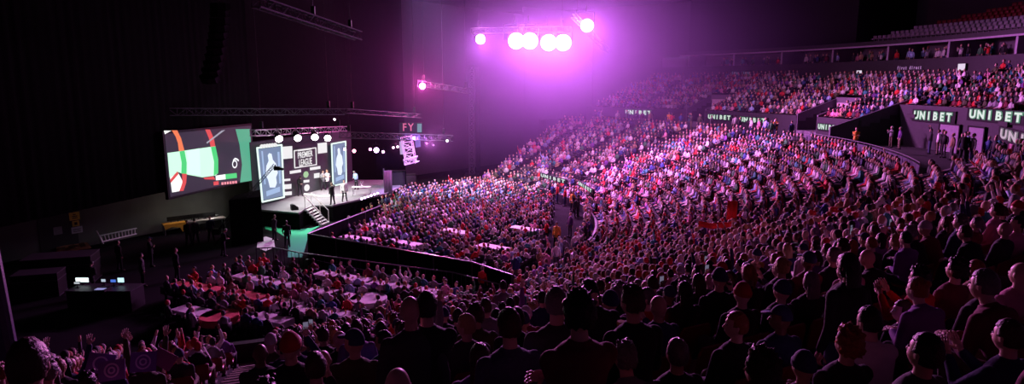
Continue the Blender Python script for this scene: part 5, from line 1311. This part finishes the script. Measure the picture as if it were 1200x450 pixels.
p = at_z(127, 340, cz + .04); o = empty('mixing_desk', p); tag(o, 'softly violet-lit mixing desk before the control monitors', 'mixing desk'); bm = bmesh.new(); prism(bm, [(-.3, 0), (.3, 0), (.3, .1), (-.3, .04)], .6, Matrix.Translation((-.3, 0, 0)) @ Matrix.Rotation(0, 4, 'Z'), y0=-.3); mesh_obj('body', bm, M_blackm, o)
bm = bmesh.new()
for k in range(10): box(bm, (-.5 + k * .045, -.1, .09), (.02, .25, .02))
mesh_obj('faders', bm, emi('fader_glow', (.3, .3, .65), .9), o)
point(Vector((c0.x - .2, c0.y - .5, cz + .7)), 2.0, (.7, .85, 1), .1, 'monitor_glow')
# near edge: slim post added for a curtain edge, bluish reflection in its colour
p = at_y(30, 330, 9); o = empty('added_edge_post', Vector((p.x, p.y, 2))); tag(o, 'added dark post for a curtain edge, bluish reflection in its colour, at the stand end', 'post')
bm = bmesh.new(); tube(bm, (p.x - .1, p.y, 1.0), (p.x - .55, p.y, 9.5), .13, seg=12); child(mesh_obj('shaft', bm, mat('post_reflection_blue', (.05, .06, .12), .4)), o)
bm = bmesh.new(); box(bm, (p.x - .1, p.y, 1.05), (.5, .5, .1)); child(mesh_obj('base_flange', bm, M_blackm), o)
# black cases in the dark corner
for k, (px, py, s, lab) in enumerate(((75, 330, (3.2, 1.6, 1.5), 'long black flight case block by the patterned board'), (48, 345, (2.0, 1.2, 1.2), 'black flight case nearer the stand end'))):
    p = at_z(px, py); o = empty('flight_case', p, .3); tag(o, lab, 'case'); bm = bmesh.new(); box(bm, (0, 0, s[2] * .35), (s[0], s[1], s[2] * .7)); mesh_obj('body', bm, M_blackm, o)
    bm = bmesh.new(); box(bm, (0, 0, s[2] * .85), (s[0], s[1], s[2] * .29)); mesh_obj('lid', bm, M_blackm, o)
    bm = bmesh.new()
    for z in (.02, s[2] * .7, s[2] * .99): box(bm, (0, 0, z), (s[0] + .03, s[1] + .03, .04))
    mesh_obj('edge_trim', bm, M_dalu, o)

# ------------------------------------------------------------------ crew, players, stewards
def fig(px, py, z, pose, g, hair, hc, lab, face=None, grp=None, trou=0, skin=0):
    p = at_z(px, py, z); f = face if face is not None else face_stage(p); return person(pose, False, p, f, g, hair, hc, lab, grp, skin=skin, trou=trou), p
D = math.radians
fig(404, 236, SZ, 'arms at sides', 'white shirt', 'short', 'black', 'presenter in white shirt and dark trousers standing on the stage by the far portrait panel', D(-60))
fig(352, 229.5, SZ, 'head bowed', 'black jacket', 'short', 'black', 'person in black standing against the logo wall', D(-50))
fig(379, 222.5, SZ, 'holding a drink', 'grey hoodie', 'short', 'brown', 'darts official in grey near the centre of the logo wall', D(-40))
fig(384, 222, SZ, 'arms folded', 'white shirt', 'long', 'blond', 'blond person in white next to the official in grey on stage', D(-60))
fig(390, 240, SZ, 'one arm raised', 'black jacket', 'short', 'brown', 'camera operator in black crouched over equipment at the stage steps', D(140))
fig(418, 222, SZ, 'head bowed', 'pale blue shirt', 'short', 'grey', 'person in pale blue bent over the table on the violet side of the stage', D(-120))
fig(337, 289.5, 0, 'walking', 'black jacket', 'short', 'black', 'person in black walking on the green carpet, nearer the railing', D(100))
fig(322, 281.5, 0, 'walking', 'charcoal coat', 'short', 'brown', 'person in charcoal standing on the mat beside the green carpet', D(60))
fig(141, 317, 0, 'arms at sides', 'black jacket', 'short', 'black', 'dark crew member nearest the ladder', D(60), 'backstage crew')
fig(178, 312, 0, 'arms folded', 'black jacket', 'cap', 'navy', 'dark crew member with folded arms between ladder and production desk', D(30), 'backstage crew')
fig(168, 335, 0, 'arms at sides', 'charcoal coat', 'short', 'black', 'crew member in charcoal closer to the table pit', D(40), 'backstage crew')
fig(208, 328, 0, 'arms at sides', 'black jacket', 'short', 'brown', 'crew member in black by the long red table', D(50), 'backstage crew')
fig(222, 288, 0, 'head bowed', 'black jacket', 'short', 'brown', 'crew member in black leaning to the production desk', D(130), 'backstage crew')
fig(230, 286, 0, 'arms at sides', 'charcoal coat', 'spiky', 'black', 'spiky-haired crew member at the middle of the production desk', D(120), 'backstage crew')
fig(248, 283, 0, 'holding a drink', 'navy jumper', 'bald', 'black', 'bald crew member in navy by the bright end of the production desk', D(120), 'backstage crew')
fig(262, 300, 0, 'head bowed', 'black jacket', 'short', 'grey', 'jib operator in black at the foot of the camera crane', D(50), 'backstage crew')
fig(108, 346, 0, 'head bowed', 'black jacket', 'short', 'black', 'operator in black hunched at the control monitors', D(90), 'backstage crew')
for px, py, z, lab in ((652, 291, 0, 'steward in orange jacket alone in the gangway beside the floor crowd'), (671, 248, 0, 'steward in orange jacket in the upper part of the gangway'), (630, 215, 0, 'steward in orange at one end of the low lettered sign'), (639, 216, 0, 'steward in orange under the middle of the low lettered sign'), (683, 235, 0, 'steward in orange under the short lettered sign')):
    fig(px, py, z, 'arms at sides', 'orange steward jacket', 'short', 'black', lab, D(-120), 'stewards in orange')
for px, rr, z, lab in ((1003, 43.6, 5.8, 'steward in orange jacket on the cross-aisle next to the dark flank wall'), (783, 44.0, 5.8, 'steward in orange jacket high on the cross-aisle near the far portal'), (908, 44.0, 5.8, 'steward in orange on the cross-aisle between the two portals')):
    p = ring_hit(px, rr); p.z = z; person('arms folded', False, p, math.atan2(-p.y, -p.x), 'orange steward jacket', 'short', 'brown', lab, 'stewards in orange')
p = ring_hit(1131, 47.5); p.z = 5.8; person('arms at sides', False, p, math.atan2(-p.y, -p.x), 'black jacket', 'short', 'black', 'dark standing person between the two lit doorways of the balcony', None, scale=1.08)

# ------------------------------------------------------------------ things held
k = 0
for kind, o, lab in props:
    pr = P_SIT['holding up a phone']; w = Matrix.Translation(o.location) @ o.rotation_euler.to_matrix().to_4x4() @ Matrix.Scale(o.scale[0], 4) @ (pr['W'][1] + Vector((-.005, .045, .12)))
    e = empty('phone', w, o.rotation_euler.z); tag(e, ('phone held up by the ' + lab.replace('seated ', '').split(', holding')[0])[:110], 'phone', 'phones held up in the crowd')
    bm = bmesh.new(); box(bm, (0, 0, 0), (.075, .010, .155)); mesh_obj('case', bm, M_blackm, e); bm = bmesh.new(); box(bm, (0, -.007, 0), (.066, .003, .14)); mesh_obj('screen', bm, emi('phone_screen', (.5, .45, .7), .25), e)
for o, pose, stn, p in persons_made:
    if pose == 'holding a drink':
        pr = P_STD[pose]; w = Matrix.Translation(o.location) @ o.rotation_euler.to_matrix().to_4x4() @ Matrix.Scale(o.scale[0], 4) @ (pr['W'][1] + Vector((-.045, .075, .0)))
        g = link(bpy.data.objects.new('drink_glass', GL)); g.location = w; tag(g, 'glass of beer in the hand of the spiky-haired standing person', 'glass')
def card(px, py, d, w, h, m, lab, ring=None, tilt=0):
    v = ray(px, py); v.normalize(); p = EYE + v * d; e = empty('card', p, 0); e.rotation_euler = (-.35, tilt, .15); tag(e, lab, 'card', 'cards held up in the crowd')
    bm = bmesh.new(); box(bm, (0, 0, 0), (w, .008, h)); mesh_obj('sheet', bm, m, e)
    if ring:
        bm = bmesh.new()
        for r0 in ring:
            for t in range(20):
                a, b = t * math.pi / 10, (t + 1) * math.pi / 10
                prism(bm, [(r0 * math.cos(a), r0 * math.sin(a)), (r0 * math.cos(b), r0 * math.sin(b)), ((r0 - .018) * math.cos(b), (r0 - .018) * math.sin(b)), ((r0 - .018) * math.cos(a), (r0 - .018) * math.sin(a))], .004, Matrix.Identity(4), 0, -.009)
        mesh_obj('ring_print', bm, mat('ring_ink', (.6, .55, .7), .7), e)
cardm = mat('card_purple', (.16, .08, .3), .7)
card(168, 424, 9.3, .3, .24, cardm, 'purple card with a clear double ring, held above bowed heads', (.09, .045))
card(118, 426, 8.8, .28, .22, cardm, 'purple ringed card farthest from the clear double ring', (.08,), .2)
card(131, 434, 8.6, .28, .22, cardm, 'dim purple ringed card between two others', (.08, .04), -.1)
card(192, 421, 9.3, .26, .2, mat('card_plum', (.3, .08, .2), .7), 'tilted plum card with a triangle-like corner', None, .6)
card(1013, 397, 5.9, .17, .25, mat('card_white', (.8, .75, .78), .6), 'white paper card beside the person in the white shirt', None, .5)
card(1006, 404, 5.9, .07, .24, mat('card_orange', (.85, .35, .1), .6), 'narrow orange card just beside the white paper card', None, .6)
# red flag-like scarf in the stand
p = None
for px, py, lab, w in ((838, 262, 'red scarf held wide by spectators in the stand', 1.4), (858, 246, 'upright red flag above the wide red scarf', .5)):
    P0 = ring_hit(px, 33.5); P0.z = 4.6 if py < 250 else 4.2; v = ray(px, py); v.normalize(); 
    r = min(((abs(math.hypot((EYE + v * t).x - CX, (EYE + v * t).y - CY) - (29.3 + ((EYE + v * t).z - 1.2 - 1.5) / .356)), t) for t in np.arange(15, 60, .1)))[1]; c = EYE + v * r
    o = empty('flag' if w < 1 else 'scarf', c); tag(o, lab, 'flag' if w < 1 else 'scarf'); bm = bmesh.new(); n = 14; vs = []
    for i in range(n + 1):
        x = (i / n - .5) * w; y = .08 * math.sin(i * .9); s = .10 * math.cos(x * 2.2) if w > 1 else 0
        vs.append([bm.verts.new((x, y + dy, z - s)) for z in ((-.12, .12) if w > 1 else (-.5, .45)) for dy in (0, .01)])
    for a, b in zip(vs, vs[1:]):
        for i, j in ((0, 2), (2, 3), (3, 1), (1, 0)): bm.faces.new((a[i], b[i], b[j], a[j]))
    bm.faces.new((vs[0][0], vs[0][2], vs[0][3], vs[0][1])); bm.faces.new((vs[-1][1], vs[-1][3], vs[-1][2], vs[-1][0])); mesh_obj('cloth', bm, mat('flag_red', (.8, .04, .03), .7), o, True)

# ------------------------------------------------------------------ haze
def haze(name, c, rad, dens, col, aniso=.5, power=1.5):
    bm = bmesh.new(); bmesh.ops.create_icosphere(bm, subdivisions=4, radius=1); m = bpy.data.materials.new(name); m.use_nodes = True; N = m.node_tree.nodes; L = m.node_tree.links; N.clear()
    out = N.new('ShaderNodeOutputMaterial'); v = N.new('ShaderNodeVolumeScatter'); v.inputs['Color'].default_value = (*col, 1); v.inputs['Anisotropy'].default_value = aniso
    tc = N.new('ShaderNodeTexCoord'); ln = N.new('ShaderNodeVectorMath'); ln.operation = 'LENGTH'; mr = N.new('ShaderNodeMapRange'); mr.interpolation_type = 'SMOOTHERSTEP'
    mr.inputs['From Min'].default_value = 1; mr.inputs['From Max'].default_value = 0.0; mr.inputs['To Min'].default_value = 0; mr.inputs['To Max'].default_value = dens
    L.new(tc.outputs['Object'], ln.inputs[0]); L.new(ln.outputs['Value'], mr.inputs['Value']); L.new(mr.outputs['Result'], v.inputs['Density']); L.new(v.outputs[0], out.inputs['Volume'])
    o = mesh_obj(name, bm, m); o.location = c; o.scale = rad; tag(o, 'magenta-lit haze hanging round the great lamps above the floor crowd', 'haze', None, 'stuff'); return o
haze('haze', Vector((5, 66, 13)), (32, 26, 17), .0118, (.7, .5, 1), .3)

# ------------------------------------------------------------------ added broad lights out of frame, without fixtures
spot(Vector((-8, 52, 22)), Vector((-4, 62, 0)), 52000, (.8, .62, 1.0), 48, .8, .5, 'crowd_fill_light')
spot(Vector((6, 56, 22)), Vector((22, 60, 5)), 8000, (1.0, .35, .95), 75, .9, .5, 'stand_fill_light')
w = bpy.data.worlds.new('world'); SC.world = w; w.use_nodes = True; w.node_tree.nodes['Background'].inputs[0].default_value = (.5, .42, .6, 1); w.node_tree.nodes['Background'].inputs[1].default_value = .005
vs = SC.view_settings; vs.view_transform = 'Standard'; vs.look = 'None'; vs.exposure = 0; vs.gamma = 1; vs.use_curve_mapping = False
cy = SC.cycles; cy.use_denoising = True; cy.volume_step_rate = 4; cy.max_bounces = 5; cy.volume_bounces = 0; cy.diffuse_bounces = 2; cy.glossy_bounces = 2; cy.transparent_max_bounces = 4; cy.sample_clamp_indirect = 3; cy.use_light_tree = True
